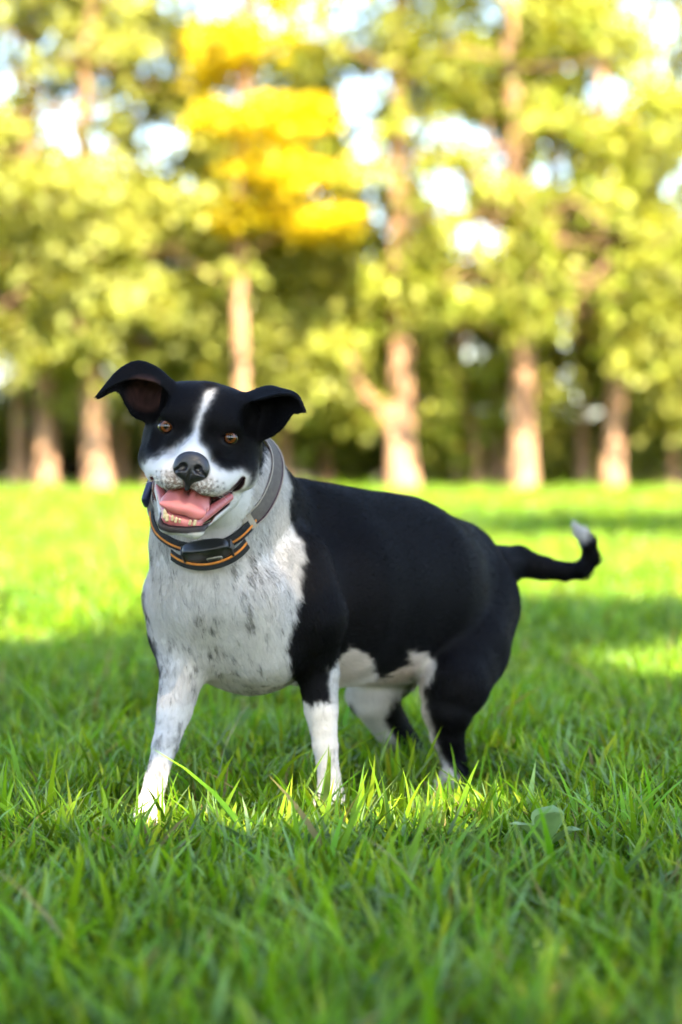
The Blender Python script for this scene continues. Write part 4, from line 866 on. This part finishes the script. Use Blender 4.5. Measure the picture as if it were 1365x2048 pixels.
# claws
claw_mat = simple_mat('claw_horn', (0.30, 0.24, 0.19), 0.35, 0.5, (200, 0.2), 0.3)
claw_V = []
for c, f in CLAWS:
    V = []; Fq = []; s = np.array([-f[1], f[0], 0])
    for i in range(5):
        t = i / 4; cc = c + f * 0.012 * t + np.array([0, 0, -0.007 * t * t]); r_ = 0.0034 * (1 - t * 0.85)
        for j in range(8): a = 2 * math.pi * j / 8; V.append(cc + s * r_ * math.cos(a) + np.array([0, 0, 1]) * r_ * math.sin(a))
    for i in range(4):
        for j in range(8): a = i * 8 + j; b = i * 8 + (j + 1) % 8; Fq.append((a, b, b + 8, a + 8))
    Fq.append(tuple(range(32, 40))); mesh_obj('claw', V, Fq, claw_mat, dog)
# whiskers
wv = []; wr = []
for s in (-1, 1):
    for i in range(9):
        a = np.array([s * random.uniform(30, 58), random.uniform(-108, -78), random.uniform(60, 92)]); dirv = np.array([s * random.uniform(0.8, 1.3), random.uniform(-0.5, 0.25), random.uniform(-0.5, 0.4)])
        L_ = random.uniform(26, 46)
        wv.append([h2w(a + dirv * L_ * t + np.array([0, -6 * t * t, 0])) - DOG_O for t in np.linspace(0, 1, 5)])
wd = bpy.data.hair_curves.new('whiskers'); wd.add_curves([5] * len(wv)); wd.points.foreach_set('position', np.array(wv, np.float32).ravel())
ra = wd.attributes.get('radius') or wd.attributes.new('radius', 'FLOAT', 'POINT'); ra.data.foreach_set('value', np.tile(np.linspace(0.00022, 0.00006, 5), len(wv)).astype(np.float32))
wd.materials.append(simple_mat('whisker_hair', (0.55, 0.52, 0.48), 0.4)); wo_ = bpy.data.objects.new('whiskers', wd); col.objects.link(wo_); wo_.parent = dog; wo_['kind'] = 'stuff'

# ------------------------------------------------------------------ collars
def neck_sdf(P, jaw=False):
    d = None
    for p in PR[NECK0:NECK1 - 1] + ([q for q in PR if q[7] == 'jaw'] if jaw else []):
        e = prim_eval(p, P[:, 0], P[:, 1], P[:, 2]); d = e if d is None else combine(d, e, 'u', 0.025)
    return d
def neck_ring(center, normal, n=160, gap=0.004, rmax=0.125, jaw=False, sag=0.0):
    """where a loop round the neck lies: marched outwards to the skin"""
    nrm = normal / np.linalg.norm(normal); e1 = np.cross(nrm, [0, 0, 1.0]); e1 /= np.linalg.norm(e1); e2 = np.cross(e1, nrm)
    R = []
    for a in np.linspace(0, 2 * math.pi, n, endpoint=False):
        dr = math.cos(a) * e1 + math.sin(a) * e2; rr = np.linspace(0.02, rmax, 300); v = neck_sdf(center + rr[:, None] * dr, jaw)
        i = np.argmax(v > 0) if (v > 0).any() else len(rr) - 1; R.append(rr[i])
    R = np.array(R)
    for _ in range(6): R = np.maximum(R, (np.roll(R, 1) + np.roll(R, -1) + R) / 3); 
    for _ in range(10): R = (np.roll(R, 1) + np.roll(R, -1) + 2 * R) / 4
    A = np.linspace(0, 2 * math.pi, n, endpoint=False); D = np.cos(A)[:, None] * e1 + np.sin(A)[:, None] * e2
    return center + (R + gap + sag * np.clip(-D[:, 2], 0, 1) ** 1.5)[:, None] * D, D, nrm
def band(ring, half, thick, off=0.0, lift=0.0):
    """closed flat strap along a ring: half width along the ring's normal, thickness outwards"""
    P, D, nrm = ring; V = []; n = len(P); ca_, sa_ = math.cos(0.55), math.sin(0.55)     # the strap leans with the flare of the neck
    for i in range(n):
        wd_ = nrm * ca_ - D[i] * sa_; ot = D[i] * ca_ + nrm * sa_; c = P[i] + wd_ * off + ot * lift
        for (a, b) in ((-1, 0), (1, 0), (1, 1), (-1, 1)): V.append(c + wd_ * half * a * (0.92 if b else 1) + ot * thick * b)
    Fq = [(i * 4 + j, ((i + 1) % n) * 4 + j, ((i + 1) % n) * 4 + (j + 1) % 4, i * 4 + (j + 1) % 4) for i in range(n) for j in range(4)]
    return np.array(V), Fq
def sub_ring(ring, i0, i1):
    P, D, nrm = ring; idx = [i % len(P) for i in range(i0, i1)]; return P[idx], D[idx], nrm
def strip(ring, half, thick, off=0.0, lift=0.0):
    P, D, nrm = ring; V, Fq = band(ring, half, thick, off, lift); n = len(P)
    Fq = [f for f in Fq if not (max(f) >= (n - 1) * 4 and min(f) < 4)]
    Fq += [(3, 2, 1, 0), ((n - 1) * 4, (n - 1) * 4 + 1, (n - 1) * 4 + 2, (n - 1) * 4 + 3)]; return V, Fq
def webbing(name, c1, c2, scale=900, rough=0.75):
    nt = NT(name); tc = nt.n('ShaderNodeTexCoord'); w = nt.n('ShaderNodeTexWave'); w.inputs['Scale'].default_value = scale; w.inputs['Distortion'].default_value = 1.5
    nz = nt.n('ShaderNodeTexNoise'); nz.inputs['Scale'].default_value = 120; nt.l(tc.outputs['Object'], w.inputs['Vector']); nt.l(tc.outputs['Object'], nz.inputs['Vector'])
    mx = nt.n('ShaderNodeMix', data_type='RGBA'); mx.inputs['A'].default_value = (*c1, 1); mx.inputs['B'].default_value = (*c2, 1); nt.l(nz.outputs['Fac'], mx.inputs['Factor'])
    p = principled(nt, mx.outputs['Result'], rough, 0.4); b = nt.n('ShaderNodeBump'); b.inputs['Strength'].default_value = 0.5; b.inputs['Distance'].default_value = 0.0008
    nt.l(w.outputs['Fac'], b.inputs['Height']); nt.l(b.outputs[0], p.inputs['Normal']); return nt.done(p.outputs[0])
NCK = np.array([-0.20, -0.80, 0.52])
ring1 = neck_ring(W(419, 976, 3.44), NCK, gap=0.0012, rmax=0.092, sag=0.008)       # tracking collar, lower
ring2 = neck_ring(W(427, 956, 3.45), NCK + np.array([0.02, 0.05, 0.04]), gap=0.0065, rmax=0.092, jaw=True)        # patterned collar, above it
M_BLACK = webbing('black_webbing', (0.010, 0.010, 0.011), (0.022, 0.022, 0.024)); M_ORANGE = webbing('orange_piping', (0.72, 0.22, 0.03), (0.85, 0.33, 0.06))
M_KHAKI = webbing('grey_khaki_weave', (0.07, 0.058, 0.052), (0.14, 0.12, 0.10), 300); M_CREAM = webbing('cream_edging', (0.36, 0.31, 0.25), (0.46, 0.41, 0.34)); M_PLUM = webbing('plum_weave', (0.035, 0.012, 0.022), (0.06, 0.02, 0.035))
M_PLASTIC = simple_mat('black_plastic', (0.012, 0.012, 0.013), 0.32, 0.5, (70, 0.15), 0.3); M_NAVY = simple_mat('navy_plastic', (0.010, 0.018, 0.055), 0.35, 0.5, (70, 0.1), 0.3)
M_PLATE = simple_mat('worn_plate', (0.30, 0.27, 0.22), 0.4, 0.5, (400, 0.3), 0.4)
c1 = ring1[0].mean(0); c2 = ring2[0].mean(0)
tc_ = thing('tracking_collar', c1, 'black collar with orange piping and a black plastic box under the dog\'s chin', 'collar')
mesh_obj('strap', *band(ring1, 0.0085, 0.0022), M_BLACK, tc_, smooth=False)
mesh_obj('orange_piping', *band(ring1, 0.0016, 0.0012, -0.0022, 0.0018), M_ORANGE, tc_)
# the box hangs at the lowest point of the loop
_x, _y = project(ring1[0]); ib = int(np.argmin((_x - 425) ** 2 + (_y - 1125) ** 2))
Pc, Dc, nr = ring1[0][ib], ring1[1][ib], ring1[2]
tang = ring1[0][(ib + 3) % 160] - ring1[0][(ib - 3) % 160]; tang /= np.linalg.norm(tang)
if tang[0] < 0: tang = -tang
def local_box(name, c, hx, hy, hz, mat, parent, ax, bev=0.3, seg=4, pillow=0.0):
    """rounded (superelliptic) block with half sizes along the three axes ax"""
    V = []; Fq = []; n, m = 28, 14; ex = bev
    def sp(t, e): return math.copysign(abs(t) ** e, t)
    for i in range(m + 1):
        la = -math.pi / 2 + math.pi * i / m
        for j in range(n):
            lo = 2 * math.pi * j / n
            x = sp(math.cos(la), ex) * sp(math.cos(lo), ex) * hx; y = sp(math.cos(la), ex) * sp(math.sin(lo), ex) * hy; z = sp(math.sin(la), ex) * hz
            z *= 1 - pillow * (x / hx) ** 2
            V.append(c + ax[0] * x + ax[1] * y + ax[2] * z)
    for i in range(m):
        for j in range(n): Fq.append((i * n + j, i * n + (j + 1) % n, (i + 1) * n + (j + 1) % n, (i + 1) * n + j))
    return mesh_obj(name, V, Fq, mat, parent)
axb = (tang, nr, Dc)
box = local_box('receiver_box', Pc + Dc * 0.011 + nr * 0.012, 0.034, 0.0155, 0.012, M_PLASTIC, tc_, axb, 0.45, pillow=0.3)
local_box('name_plate', Pc + Dc * 0.0226 + nr * 0.006 + tang * 0.010, 0.0110, 0.0040, 0.0016, M_PLATE, box, axb, 0.3)
for k in (-1, 0, 1): local_box('plate_line', Pc + Dc * 0.0243 + nr * (0.006 + k * 0.0021) + tang * 0.010, 0.0095, 0.0004, 0.0004, M_BLACK, box, axb, 0.3)
for s in (-1, 1): local_box('box_clip', Pc + Dc * 0.0095 + nr * 0.003 + tang * s * 0.0345, 0.0022, 0.0165, 0.0085, M_PLASTIC, tc_, axb, 0.35)
lp0 = sub_ring(ring1, ib - 13, ib + 14); bow = 0.004 + 0.017 * np.cos(np.linspace(-1.25, 1.25, 27)) ** 0.7
lowp = (lp0[0] + lp0[1] * bow[:, None], lp0[1], lp0[2])
mesh_obj('box_strap', *strip(lowp, 0.0085, 0.0024, -0.006, 0.0), M_BLACK, tc_, smooth=False)
mesh_obj('box_piping', *strip(lowp, 0.0018, 0.0012, -0.004, 0.002), M_ORANGE, tc_)
fc_ = thing('fabric_collar', c2, 'grey patterned collar with cream edges and navy buckle above the orange-piped collar', 'collar')
mesh_obj('strap', *band(ring2, 0.0125, 0.0016), M_PLUM, fc_, smooth=False)
mesh_obj('woven_pattern', *band(ring2, 0.0088, 0.0008, 0.001, 0.0014), M_KHAKI, fc_, smooth=False)
for s in (-1, 1): mesh_obj('edge_trim', *band(ring2, 0.0010, 0.0012, s * 0.0112, 0.0013), M_CREAM, fc_)
_x, _y = project(ring2[0]); il = int(np.argmin((_x - 294) ** 2 + (_y - 978) ** 2)); Pl, Dl = ring2[0][il], ring2[1][il]; tl = ring2[0][(il + 3) % 160] - ring2[0][(il - 3) % 160]; tl /= np.linalg.norm(tl)
local_box('buckle', Pl + Dl * 0.005, 0.021, 0.0125, 0.0055, M_NAVY, fc_, (tl, ring2[2], Dl), 0.4)
ir = int(np.argmin((project(ring2[0])[0] - 498) ** 2 + (project(ring2[0])[1] - 1045) ** 2)); lp_ = sub_ring(ring2, ir - 2, ir + 3)
mesh_obj('keeper_loop', *strip(lp_, 0.0125, 0.0035, 0, 0.001), M_CREAM, fc_, smooth=False)

for o_ in bpy.data.objects:
    if '_o' in o_: del o_['_o']
